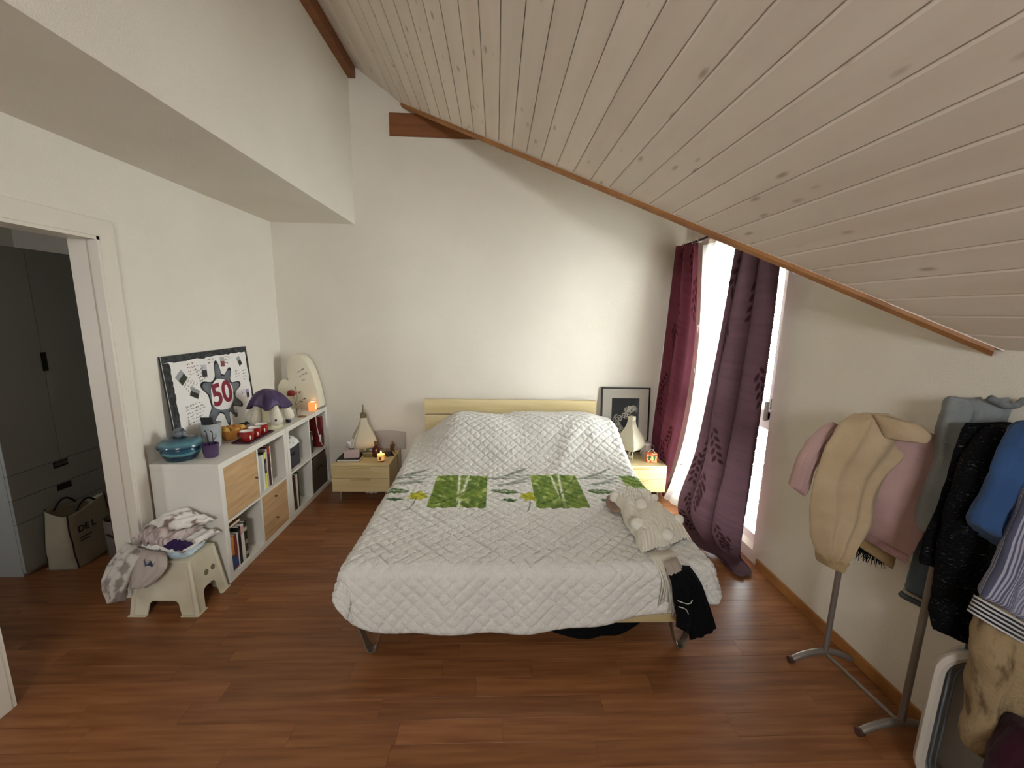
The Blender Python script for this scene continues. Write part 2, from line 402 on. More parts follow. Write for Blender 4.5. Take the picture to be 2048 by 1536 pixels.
struct(m.build('trim_1', pinewood))
struct(MB().box(-SF - .01, -SF + .06, YF, D - .001, 3.59, 3.70, bevel=.004).build('trim_2', darkbeam))
struct(MB().box(-.935, R, D - .02, D + .05, 3.153, 3.335, bevel=.002).build('trim_3', darkbeam))
struct(MB().box(-.942, -.55, D - .006, D + .02, 3.147, 3.346).build('trim_4', mat('caulk', '#e0d8ca', .7)))
struct(MB().box(R - .013, R, YF, 2.44, 0, .06, bevel=.003).build('baseboard_right', pinewood))
# door: lining and architrave in the left wall
m = MB()
struct(m.box(-L - .13, -L + .012, DY1 - .028, DY1 + .002, 0, DZ).box(-L - .13, -L + .012, DY0 - .002, DY0 + .028, 0, DZ).box(-L - .13, -L + .012, DY0, DY1, DZ - .028, DZ + .002).build('door_1', whitelac))
d1 = bpy.data.objects['door_1']
m = MB()
for (a, b, c, d_) in ((DY1 - .012, DY1 + .07, 0, DZ + .075), (DY0 - .07, DY0 + .012, 0, DZ + .075)): m.box(-L, -L + .016, a, b, c, d_, bevel=.003)
m.box(-L, -L + .0165, DY0 - .07, DY1 + .07, DZ - .012, DZ + .075, bevel=.003)
m.build('architrave', whitelac, d1)
MB().box(-L - .05, -L - .035, DY1 - .036, DY1 - .0282, 0, DZ - .03).build('door_stop', whitelac, d1)
# hallway beyond the door
struct(wall('wall_hall', [(-4.3, -4.2, .3, D, -.1, 2.6), (-4.3, -3.35, .2, .3, -.1, 2.6), (-3.05, -L - .13, .2, .3, -.1, 2.6), (-3.35, -3.05, .2, .3, -.1, 1.25), (-3.35, -3.05, .2, .3, 1.52, 2.6), (-4.3, -L - .13, D, D + .1, -.1, 2.6)]))  # near end wall has an added opening, out of view, to light the hall
struct(MB().box(-4.3, -L - .13, .2, D, 2.45, 2.6).build('ceiling_hall', plaster))
# ---------------------------------------------------------------- window_1 in the right wall
upvc = mat('window_plastic', '#d9cfd0', .35, spec=.5)
w1 = struct(MB().box(R + .07, R + .13, WY0, WY0 + .06, WZ0, WZ1).box(R + .07, R + .13, WY1 - .06, WY1, WZ0, WZ1).box(R + .07, R + .13, WY0, WY1, WZ0, WZ0 + .06).box(R + .07, R + .13, WY0, WY1, WZ1 - .06, WZ1).build('window_1', upvc))
ZM = .97
MB().box(R + .06, R + .13, WY0 + .05, WY1 - .05, ZM - .05, ZM + .03, bevel=.004).build('transom', upvc, w1)
MB().box(R + .05, R + .11, WY0 + .04, WY0 + .1, ZM + .02, WZ1 - .04, bevel=.004).box(R + .05, R + .11, WY1 - .1, WY1 - .04, ZM + .02, WZ1 - .04, bevel=.004).box(R + .05, R + .11, WY0 + .04, WY1 - .04, ZM + .02, ZM + .08, bevel=.004).box(R + .05, R + .11, WY0 + .04, WY1 - .04, WZ1 - .1, WZ1 - .04, bevel=.004).build('sash', upvc, w1)
def pane_mat():
    m = mat('window_glass', (1, 1, 1), .0); nt = m.node_tree; N = nt.nodes
    tp = N.new('ShaderNodeBsdfTransparent'); gl_ = N.new('ShaderNodeBsdfGlossy'); gl_.inputs['Roughness'].default_value = .02; mx = N.new('ShaderNodeMixShader'); mx.inputs[0].default_value = .06
    tp.inputs['Color'].default_value = (.95, .97, .96, 1)
    nt.links.new(tp.outputs[0], mx.inputs[1]); nt.links.new(gl_.outputs[0], mx.inputs[2]); nt.links.new(mx.outputs[0], N['Material Output'].inputs['Surface']); return m
glass = pane_mat()
MB().box(R + .082, R + .086, WY0 + .1, WY1 - .1, ZM + .08, WZ1 - .1).build('pane', glass, w1)
MB().box(R + .082, R + .086, WY0 + .06, WY1 - .06, WZ0 + .06, ZM - .05).build('pane', glass, w1)
hm = mat('window_handle', '#a7a39d', .35, metal=.6)
h = MB().box(R + .035, R + .05, WY0 + .055, WY0 + .08, ZM + .1, ZM + .17, bevel=.004).build('handle_plate', hm, w1)
MB().box(R + .005, R + .03, WY0 + .058, WY0 + .077, ZM + .02, ZM + .15, bevel=.006).build('handle', hm, w1)
slatm = mat('blind_slat', '#26292b', .6)
sl = None
zz = WZ0 + .03
while zz < WZ1:
    if sl is None:
        mm = MB().box(-.03, .03, WY0 + .01, WY1 - .01, -.0015, .0015); sl = mm.build('blind_slat', slatm, w1); sl.rotation_euler = (0, math.radians(-9), 0)
        o = sl
    else:
        o = sl.copy(); COL.objects.link(o); o.parent = w1
    o.location = (R + .26, 0, zz); zz += .055
# ---------------------------------------------------------------- bed
birch = mat('birch_veneer', '#d0bd8f', .45, '#c4b081', nscale=2.5, stretch=(1, 12, 12), bump=.03)
steel = mat('satin_steel', '#a9a59c', .35, metal=.9)
bed = empty('bed', 'double bed with pale birch headboard and frame under a white quilt', 'bed', (.18, 2.76, 0))
bx = lambda x: x - .18
by = lambda yy: yy - 2.76
BX0, BX1, BY0, BY1 = -.672, 1.035, 1.745, 3.79
def bbox(name, x0, x1, y0, y1, z0, z1, bev=.004, m_=birch, par=None):
    return MB().box(bx(x0), bx(x1), by(y0), by(y1), z0, z1, bevel=bev).build(name, m_, par or bed, smooth=40)
bbox('foot_rail', BX0, BX1, BY0, BY0 + .03, .17, .30)
bbox('side_rail', BX0, BX0 + .03, BY0 + .03, 3.74, .17, .30)
bbox('side_rail', BX1 - .03, BX1, BY0 + .03, 3.74, .17, .30)
def curved_panel(z0, z1):
    m = MB(); n = 24; x0, x1 = -.664, .974
    A = []; Bq = []
    for i in range(n + 1):
        t = i / n; x = x0 + (x1 - x0) * t; yy = 3.765 + .012 * math.sin(PI * t)
        A.append((x, yy)); Bq.append((x, yy + .028))
    m.prism([(bx(a), by(b)) for a, b in A + Bq[::-1]], 'z', z0, z1, bevel=.004)
    return m
curved_panel(.716, .857).build('headboard_panel', birch, bed, smooth=40)
curved_panel(.42, .708).build('headboard_panel', birch, bed, smooth=40)
for x in (-.40, .72): MB().box(bx(x), bx(x + .05), by(3.79), by(3.815), 0, .80).build('headboard_post', birch, bed)
bbox('slat_base', -.64, 1.0, 1.78, 3.74, .22, .27, 0)
bbox('mattress', -.64, 1.0, 1.79, 3.735, .272, .46, .03, mat('mattress_cloth', '#cfcac0', .9))
def leg(x, yy):
    m = MB(); prof = [(-.062, .17), (-.05, .12), (-.03, .05), (-.018, .012), (0, .003), (.018, .012), (.03, .05), (.05, .12), (.062, .17)]
    t = .004; out = []; inn = []
    for i, (a, z) in enumerate(prof):
        p = Vector(prof[max(i - 1, 0)]); q = Vector(prof[min(i + 1, 8)]); d = (q - p).normalized(); nn = Vector((-d.y, d.x))
        out.append((a - nn.x * t * -1, z + nn.y * t)); inn.append((a, z))
    m.prism([(bx(x) + a, z) for a, z in inn + out[::-1]], 'y', by(yy), by(yy) + .045)
    return m.build('leg', steel, bed)
for x in (-.592, .955):
    leg(x, 1.76); leg(x, 3.60)

# quilt: draped sheet with stitched diamonds and a printed band
QX0, QX1, QY0, QY1 = -.66, 1.02, 1.755, 3.72       # where it starts to fall
HL, HR, HF = .17, .17, .345                         # overhang left, right, foot
ZQ = .485
def quilt_fn(a, b):
    # a: cloth coordinate across (metres, QX0-HL .. QX1+HR), b: along (QY0-HF .. QY1)
    # the quilt's two foot corners are cut round
    eb = (QY0 - b) if b < QY0 else 0
    eb *= 1 - .28 * sstep(.1, 1.0, a)
    if eb > 0:
        q = eb / HF; c0 = .26
        if a < QX0 + c0:
            p = (QX0 + c0 - a) / (HL + c0); a = QX0 + c0 - (HL + c0) * p * math.sqrt(1 - q * q / 2); eb = HF * q * math.sqrt(max(0, 1 - p * p / 2))
        elif a > QX1 - c0:
            p = (a - QX1 + c0) / (HR + c0); a = QX1 - c0 + (HR + c0) * p * math.sqrt(1 - q * q / 2); eb = HF * q * math.sqrt(max(0, 1 - p * p / 2))
    ea = (QX0 - a) if a < QX0 else (a - QX1 if a > QX1 else 0); sa = -1 if a < QX0 else 1
    e = math.hypot(ea, eb); x = min(max(a, QX0), QX1); y = max(b, QY0); z = ZQ
    # pillows under the quilt
    px = sstep(-.70, -.30, x) * (1 - .22 * sstep(.80, 1.03, x)); dip = 1 - .10 * math.exp(-((x - .12 - (3.5 - y) * .5) / .16) ** 2)
    rise = sstep(2.80, 3.50, y); back = 1 - .10 * sstep(3.58, 3.74, y)
    z += .285 * rise * (px * .80 + .20) * dip * back
    z += .012 * nz(x * 1.7, y * 1.7, 3.1) + .006 * nz(x * 5, y * 5, 8)
    z += .02 * math.exp(-((x - .45 - (y - 2.8) * .45) / .07) ** 2) * sstep(2.7, 2.9, y) * (1 - sstep(3.2, 3.5, y))
    drop = 0; off = 0
    if e > 0:
        r = .045
        if e < r * PI / 2: off = r * math.sin(e / r); drop = r * (1 - math.cos(e / r))
        else:
            cn_ = 2 * ea * eb / (e * e); sl_ = (.05 if ea == 0 else .10) + .30 * cn_
            drop = r + (e - r * PI / 2) * math.sqrt(1 - sl_ * sl_); off = r + (e - r * PI / 2) * sl_
        da, db = sa * ea / e, -eb / e
        wv = .010 * math.sin(a * 17 + 1.3 * math.sin(b * 3)) * min(1, e / .2) * (eb / e) ** 2 + .008 * math.sin(b * 11 + 1) * min(1, e / .12) * (ea / e) ** 4
        off += wv
        x += da * off; y += db * off
    return Vector((x, y, z - drop))
QA0, QA1, QB0, QB1 = QX0 - HL, QX1 + HR, QY0 - HF, QY1
NA, NB = 280, 320
def quilt_pt(u, v):
    a, b = QA0 + (QA1 - QA0) * u, QB0 + (QB1 - QB0) * v
    p = quilt_fn(a, b); e = .004
    n = (quilt_fn(a + e, b) - quilt_fn(a - e, b)).cross(quilt_fn(a, b + e) - quilt_fn(a, b - e)).normalized()
    s = .074
    wob = .006 * nz(a * 6, b * 6, 1)
    d = min(abs(math.sin(PI * (a + b + wob) / s)), abs(math.sin(PI * (a - b + wob) / s)))
    puff = .0105 * (1 - math.exp(-d * 4.5)) + .0028 * nz(a * 40, b * 30, 5) + .0022 * nz(a * 85 + b * 40, b * 75, 2)
    edge = min(u, 1 - u, v, 1 - v) * 2.2
    return p + n * (puff * min(1, edge / .02 + .2) + .006)
mb = MB().grid(quilt_pt, NA, NB)
qm = vcol_mat('quilt_cotton', .9, bump=.5, bscale=150)
quilt = mb.build('bedspread', qm, None, smooth=True)
tag(quilt, 'white diamond-quilted bedspread with green leaf squares spread over the bed', 'bedspread')
W_ = srgb('#d9d6cf')
def leafmask(x, y, cx, cy, ang, ln, wd):
    c, s_ = math.cos(ang), math.sin(ang); dx, dy = x - cx, y - cy; a = dx * c + dy * s_; b = -dx * s_ + dy * c
    if abs(a) > ln: return 0
    w = wd * (1 - (a / ln) ** 2); return sstep(w + .006, w - .006, abs(b))
def quilt_col(co, idx):
    i, j = divmod(idx, NB + 1); a, b = QA0 + (QA1 - QA0) * i / NA, QB0 + (QB1 - QB0) * j / NB
    c = W_
    if b < 2.10 or b > 2.98: return c
    G1, G2, G3 = srgb('#7d9238'), srgb('#55702a'), srgb('#a9b76a')
    for x0, x1 in ((-.405, -.05), (.265, .595), (.92, 1.2)):       # leafy green squares
        if x0 < a < x1 and 2.30 < b < 2.80:
            t = .5 + .9 * nz(a * 9, b * 7, 4); c2 = mixc(G2, G1, t)
            c2 = mixc(c2, G3, sstep(.15, .5, nz(a * 22 + 3 * b, b * 16, 9)))
            k = (a - x0) / (x1 - x0)
            vein = abs(k - .53 - .18 * (b - 2.3) * (1 if k > .5 else -1)); c2 = mixc(c2, srgb('#dcdcc4'), .9 * sstep(.035, .012, vein) * sstep(.1, .35, nz(a * 4, b * 5, 21) + .45))
            tw = abs((b - 2.36) - .5 * (k - .1) ** 1.6); c2 = mixc(c2, srgb('#3f5620'), .8 * sstep(.014, .004, tw))
            return c2
    for cx in (-.60, .12, .76):
        # grey-green shaded sprays, two dark leaves, one yellow flower
        for q in range(5):
            mk = leafmask(a, b, cx + .07 * math.sin(q * 2.3), 2.66 + .045 * q, .25 + .35 * math.sin(q * 1.9), .14, .016)
            c = mixc(c, srgb('#8f958a') if q % 2 else srgb('#66735a'), .75 * mk)
        c = mixc(c, srgb('#4d6a34'), leafmask(a, b, cx - .045, 2.53, -.12, .095, .034))
        c = mixc(c, srgb('#dfe0d5'), .8 * leafmask(a, b, cx - .045, 2.535, -.12, .07, .005))
        c = mixc(c, srgb('#3f6132'), leafmask(a, b, cx - .02, 2.41, -.1, .06, .02))
        if cx < .7:
            dx, dy = (a - cx - .115) / .062, (b - 2.46) / .062; rr = math.hypot(dx, dy) * (1 + .15 * math.sin(7 * math.atan2(dy, dx)))
            c = mixc(c, mixc(srgb('#c8bd2a'), srgb('#8f9a2a'), .5 + nz(a * 40, b * 40, 1)), sstep(1.05, .9, rr))
            st = abs((a - cx - .06) - .05 * math.sin((b - 2.2) * 8)); c = mixc(c, srgb('#4b5137'), .8 * sstep(.006, .002, st) * (1 if 2.26 < b < 2.42 else 0))
    return c
paint(quilt, quilt_col); solidify(quilt, .006, -1)

# things lying on the bed corner
knit = mat('cream_knit', '#d9d2c2', .95, bump=.2, bscale=160, sheen=.2)
throw = empty('throw_blanket', 'cream knitted throw blanket with pompoms folded on the bed corner', 'blanket', (.86, 2.08, ZQ))
TL, TR, BRr, BL = Vector((.745, 2.33)), Vector((.985, 2.42)), Vector((1.03, 1.93)), Vector((.735, 1.80))
ORG = Vector((.86, 2.08, ZQ))
def throw_base(u, v):
    p = (TL * (1 - u) + TR * u) * (1 - v) + (BL * (1 - u) + BRr * u) * v
    e = min(1, min(u, 1 - u, v, 1 - v) / .16); e = math.sqrt(1 - (1 - e) ** 2)
    ed = .02 * nz(u * 5, v * 5, 2)
    bump = .014 * math.sin(v * 9 + u * 2.5) * e
    z = .028 + e * (.072 + .022 * math.sin(u * PI) - .02 * v) + bump + .012 * nz(u * 3, v * 3, 4)
    p = p + Vector((ed, ed))
    if p.x > 1.02: z -= (p.x - 1.02) * .9
    return Vector((p.x, p.y, ZQ + z)) - ORG
def throw_pt(u, v):
    p = throw_base(u, v)
    rib = .0055 * math.sin(92 * u + 9 * math.sin(v * 5)) * (.6 + .4 * math.sin(95 * v + 6 * math.sin(u * 5)))
    return p + Vector((0, 0, rib))
MB().grid(throw_pt, 170, 190).build('knit_cloth', knit, throw, smooth=True)
pom = mat('pompom_wool', '#e4dfd3', 1, bump=.15, bscale=120)
pomdata = None
for (u, v, r) in ((.02, .05, .032), (.45, .03, .024), (.42, .42, .036), (.08, .72, .034), (.95, .80, .030), (.55, .97, .034), (.92, .28, .024)):
    p = throw_base(u, v) + Vector((0, 0, .012))
    if pomdata is None:
        o = MB().ico((0, 0, 0), 1, 3, lambda c: 1 + .14 * nz(c.x * 6, c.y * 6, c.z * 6)).build('pompom', pom, throw, smooth=True); pomdata = o.data
    else:
        o = bpy.data.objects.new('pompom', pomdata); COL.objects.link(o); o.parent = throw
    o.location = p; o.scale = (r, r, r * .9)
m = MB(); rs = random.Random(11)
for k in range(46):
    t = k / 45; x0 = .76 + .13 * t; y0 = 1.80 + .02 * t
    pts = []; sway = rs.uniform(-.012, .012); ln = rs.uniform(.20, .30) * (.55 + .45 * t)
    y1 = 1.675 + rs.uniform(-.008, .012)
    pts = [(x0, y0, ZQ + .03), (x0 + .01, (y0 + y1) / 2, ZQ + .025), (x0 + .02 + sway, y1 + .012, ZQ + .004), (x0 + .035 + sway, y1, ZQ - .04), (x0 + .04 + sway * 2, y1 - .004, ZQ - ln * .6), (x0 + .045 + sway * 3, y1 + .004, ZQ - ln)]
    m.tube([Vector(p) - ORG for p in pts], .0026, 5)
m.build('fringe', knit, throw, smooth=True)
brown = mat('taupe_cloth', '#7d6558', .9, '#97806f', nscale=30, stretch=(1, 6, 1), bump=.2)
o = shell(([(.72, 2.40, .525), (.692, 2.31, .522), (.70, 2.20, .52)], [(.80, 2.40, .53), (.78, 2.31, .535), (.77, 2.20, .53)]), .016, 3, .25, 32, 24, (0, 0, 1), 2).build('scarf', brown, None, smooth=True)
tag(o, 'taupe brown scarf peeking out under the knitted throw', 'scarf')
o = shell(([(.80, 1.70, .53), (.806, 1.664, .49), (.82, 1.648, .44)], [(.875, 1.73, .535), (.895, 1.67, .49), (.905, 1.65, .45)]), .018, 2, .2, 24, 16, (0, -1, .4), 5).build('shirt', mat('greige_cloth', '#9c8f84', .9, bump=.15), None, smooth=True)
tag(o, 'greige shirt bunched up above the black trousers on the bed foot', 'shirt')
blackc = mat('black_cloth', '#0b0b0d', .95, bump=.15, spec=.15)
tr = empty('trousers', 'black jogging trousers with pale drawstrings hanging over the bed foot', 'trousers', (.93, 1.66, .2))
sh = Vector((-.93, -1.66, -.2))
def off(ol): return tuple([tuple(Vector(p) + sh) for p in e] for e in ol)
yT = 1.632
Lb = [(.806, 1.70, .50), (.812, yT, .47), (.83, yT, .38), (.850, yT, .30), (.853, yT, .245)]; Rb = [(.90, 1.70, .50), (.912, yT, .47), (.94, yT, .40), (.955, yT, .30), (.92, yT, .205)]
shell(off((Lb, Rb)), .028, 3, .25, 36, 36, (0, -1, .3), 1).build('trouser_leg', blackc, tr, smooth=True)
Lb = [(.85, 1.70, .508), (.865, yT, .475), (.90, yT, .38), (.915, yT, .27), (.925, yT, .172)]; Rb = [(.925, 1.70, .508), (.945, yT, .475), (.985, yT, .385), (1.02, yT, .30), (1.045, yT, .235)]
shell(off((Lb, Rb)), .036, 3, .25, 36, 36, (0, -1, .3), 4).build('trouser_leg', blackc, tr, smooth=True)
cordm = mat('pale_cord', '#b9b6b0', .8)
for pts in ([(.825, .415), (.85, .405), (.872, .398), (.886, .402), (.892, .418)], [(.832, .385), (.855, .378), (.87, .368), (.88, .348)]):
    MB().tube([Vector((a, yT - .047, b)) + sh for a, b in pts], .0022, 6).build('drawstring', cordm, tr, smooth=True)
# dark bag under the bed
o = shell(([(.27, 1.92, .13), (.26, 1.90, .07), (.30, 1.90, .012)], [(.80, 1.95, .14), (.83, 1.92, .08), (.74, 1.92, .012)]), .09, 2, .1, 36, 20, (0, -1, 0), 3).build('duffel_bag', blackc, None, smooth=True)
tag(o, 'black soft bag lying on the floor under the bed', 'bag')
# ---------------------------------------------------------------- curtains at the window
def curtain_mat(name, rough=.85, tl=.5, transp=0, bump=.3):
    m = mat(name, (.5, .5, .5), rough, bump=bump, bscale=40, bstretch=(3, 3, 18)); nt = m.node_tree; N = nt.nodes; Lk = nt.links
    b = N['Principled BSDF']; a = N.new('ShaderNodeAttribute'); a.attribute_name = 'print'; out = N['Material Output']
    b.inputs['Specular IOR Level'].default_value = .15
    tr = N.new('ShaderNodeBsdfTranslucent'); mx = N.new('ShaderNodeMixShader'); mx.inputs[0].default_value = tl
    gm = N.new('ShaderNodeGamma'); gm.inputs['Gamma'].default_value = .8
    Lk.new(a.outputs['Color'], b.inputs['Base Color']); Lk.new(a.outputs['Color'], gm.inputs['Color']); Lk.new(gm.outputs[0], tr.inputs['Color'])
    Lk.new(b.outputs[0], mx.inputs[1]); Lk.new(tr.outputs[0], mx.inputs[2]); last = mx
    if transp:
        tp = N.new('ShaderNodeBsdfTransparent'); m2 = N.new('ShaderNodeMixShader'); m2.inputs[0].default_value = transp
        Lk.new(mx.outputs[0], m2.inputs[1]); Lk.new(tp.outputs[0], m2.inputs[2]); last = m2
    Lk.new(last.outputs[0], out.inputs['Surface']); return m
burg = curtain_mat('burgundy_curtain', .85, .075); sheerm = curtain_mat('sheer_voile', .9, .6, .58, .1)
def sprigs(w, h, seed, n):
    # leaf sprigs scattered over a cloth w x h (metres)
    rs = random.Random(seed); L_ = []
    for k in range(n):
        cx, cy = rs.uniform(.05, w - .05), h * (k + rs.random()) / n; base = rs.uniform(-.6, .6) + PI / 2
        for q in range(9):
            t = q / 8 - .5; px, py = cx + t * .20 * math.cos(base), cy + t * .20 * math.sin(base)
            an = base + (.9 if q % 2 else -.9); L_.append((px + .032 * math.cos(an), py + .032 * math.sin(an), an, .033, .014))
    return L_
def curtain(name, Lp, Rp, w, h, folds, amp, seed, mtl, ground, leafc, spr, nu=170, nv=200, label='', cat='curtain', puddle=0, nrm=(-1, 0, 0), yf=.3):
    o_loc = Vector(((Lp[-1][0] + Rp[-1][0]) / 2, (Lp[-1][1] + Rp[-1][1]) / 2, 0)); root = empty(name, label, cat, o_loc)
    nrm = Vector(nrm)
    def fn(u, v):
        l, r = resample(Lp, v), resample(Rp, v); p = l.lerp(r, u)
        ph = folds * 2 * PI * (u + .05 * nz(v * 1.2, seed, 0)) + seed
        a_ = amp * (1 - .35 * v) * (.75 + .5 * nz(u * 4, v * 1.5, seed)) 
        p = p + nrm * (a_ * (.5 + .5 * math.sin(ph))) + Vector((0, yf * a_ * math.cos(ph * 1.0), 0))
        if puddle and v > .88:
            k = (v - .88) / .12; p = p + Vector((0, -puddle * math.sin(PI * min(1, u * 1.02)) ** .8 * sstep(0.2, 1, k), 0)); p.z = max(p.z, .012 + .012 * math.sin(u * 14) * (1 - k) + .006)
        return p - o_loc
    o = MB().grid(fn, nu, nv).build('curtain_cloth', mtl, root, smooth=True)
    lv = spr
    cell = {}
    for (a, b, an, ln, wd) in lv:
        for ix in range(int((a - .036) // .05), int((a + .036) // .05) + 1):
            for iy in range(int((b - .036) // .05), int((b + .036) // .05) + 1): cell.setdefault((ix, iy), []).append((a, b, an, ln, wd))
    def colf(co, idx):
        i, j = divmod(idx, nv + 1); a, b = w * i / nu, h * j / nv; c = ground
        c = mixc(c, tuple(x * 1.25 for x in c), .5 + nz(a * 3, b * 45, seed))
        for q in cell.get((int(a // .05), int(b // .05)), ()):
            mk = leafmask(a, b, *q)
            if mk: c = mixc(c, leafc, mk)
        return c
    paint(o, colf); return root
# right-hand dark panel, pulled to the side and puddling on the floor
c1 = curtain('curtain', [(1.60, 2.68, 2.27), (1.60, 2.775, 1.65), (1.595, 2.85, 1.2), (1.575, 2.92, .66), (1.555, 3.07, .14), (1.53, 2.72, .015)],
        [(1.70, 2.45, 2.25), (1.705, 2.43, 1.7), (1.705, 2.425, 1.1), (1.70, 2.425, .6), (1.70, 2.43, .12), (1.74, 2.46, .015)], 1.3, 2.35, 2.6, .085, 2.1, burg,
        srgb('#4a3238'), srgb('#260f11'), sprigs(1.3, 2.35, 5, 26), 260, 300, 'dark plum curtain with leaf print pulled aside and puddling on the floor', puddle=.26, yf=.95)
c2 = curtain('curtain', [(1.68, 3.832, 2.31), (1.66, 3.832, 1.73), (1.63, 3.832, 1.07), (1.60, 3.832, .54), (1.60, 3.832, .02)],
        [(1.67, 3.40, 2.27), (1.66, 3.30, 1.5), (1.62, 3.29, .8), (1.60, 3.40, .25), (1.60, 3.47, .02)], .9, 2.3, 2.3, .05, .6, burg,
        srgb('#5c2a34'), srgb('#340e12'), sprigs(.9, 2.3, 8, 15), 160, 260, 'burgundy curtain with leaf print hanging beside the framed picture')
c3 = curtain('sheer_curtain', [(1.70, 3.40, 2.25), (1.68, 3.28, 1.42), (1.64, 3.27, .72), (1.60, 3.36, .23), (1.585, 3.45, .015)],
        [(1.75, 2.62, 2.24), (1.75, 2.62, 1.4), (1.75, 2.66, .7), (1.74, 2.72, .25), (1.72, 2.78, .015)], 1.2, 2.3, 6.5, .03, 1.7, sheerm,
        srgb('#d6d2c6'), srgb('#cfcabb'), [], 150, 120, 'white sheer voile curtain with embroidered curls between the dark curtains', 'curtain')
# embroidered curls on the sheer
m = MB(); rs = random.Random(4); Lp = [(1.69, 3.40, 2.25), (1.665, 3.28, 1.42), (1.625, 3.27, .72), (1.585, 3.36, .23)]; Rp = [(1.735, 2.62, 2.24), (1.735, 2.62, 1.4), (1.735, 2.66, .7), (1.725, 2.72, .25)]
for k in range(34):
    u0, v0 = rs.uniform(.02, .5), rs.uniform(.03, .97); r = rs.uniform(.03, .07); pts = []; t0 = rs.uniform(0, 6)
    for q in range(14):
        t = t0 + q * .35; rr = r * (1 - .045 * q); u = u0 + rr * math.cos(t) / .7; v = v0 + rr * math.sin(t) / 2.2
        if 0 < u < 1 and 0 < v < 1:
            p = resample(Lp, v).lerp(resample(Rp, v), u); pts.append(p + Vector((-.012, 0, 0)))
    if len(pts) > 3: m.tube([p - c3.location for p in pts], .0022, 4)
o = m.build('embroidery', mat('embroidery_thread', '#b9b3a2', .8), c3); o['kind'] = 'stuff'
rod = empty('curtain_rod', 'dark metal curtain rod with rings above the window', 'curtain rod', (1.68, 3.1, 2.30))
rm = mat('dark_metal_rod', '#3a2226', .4, metal=.7)
MB().cyl((0, -.68, 0), (0, .70, 0), .010, 12).build('rod', rm, rod, smooth=40)
for yy in (-.6, .66): MB().cyl((0, yy, 0), (R - 1.68, yy, 0), .007, 10).build('bracket', rm, rod, smooth=40)
chrome = mat('chrome', '#d0d0d0', .15, metal=1)
ringd = None
for yy in (-.55, -.47, .34, .44, .54, .63):
    if ringd is None:
        o = MB().tube([(.019 * math.cos(t * PI / 10), 0, .019 * math.sin(t * PI / 10)) for t in range(20)], .003, 6, closed=True).build('ring', chrome, rod, smooth=True); ringd = o.data
    else: o = bpy.data.objects.new('ring', ringd); COL.objects.link(o); o.parent = rod
    o.location = (0, yy, 0)
# ---------------------------------------------------------------- nightstands and what stands on them
NZ = .35
groove = mat('shadow_gap', '#6d5a3a', .8)
def nightstand(x0, label):
    root = empty('nightstand', label, 'nightstand', (x0 + .248, 3.61, 0), 0, 'nightstands either side of the bed'); del root['group']
    w, d = .248, .22
    m = MB().box(-w, w, -d, d, NZ - .016, NZ, bevel=.002).box(-w, -w + .016, -d, d, .1, NZ - .016).box(w - .016, w, -d, d, .1, NZ - .016).box(-w, w, -d + .02, d, .1, .114).box(-w, w, d - .01, d, .1, NZ)
    m.build('carcass', birch, root)
    for z0, z1 in ((.101, .2235), (.2265, NZ - .018)):
        dr = MB().box(-w + .001, w - .001, -d - .003, -d + .016, z0, z1, bevel=.002).build('drawer_front', birch, root)
        MB().box(-.085, .085, -d - .014, -d - .002, z1 - .014, z1 - .006, bevel=.003).build('drawer_pull', mat('pull_wood', '#b89a62', .5), dr)
    for sx in (-1, 1):
        for sy in (-1, 1): MB().cyl((sx * (w - .05), sy * (d - .05), 0), (sx * (w - .05), sy * (d - .05), .1), .009, 14).build('leg', steel, root, smooth=40)
    return root
nightstand(-1.41, 'birch nightstand with two drawers between the white cube shelf and bed')
nightstand(1.052, 'birch nightstand with two drawers beside the burgundy curtain')
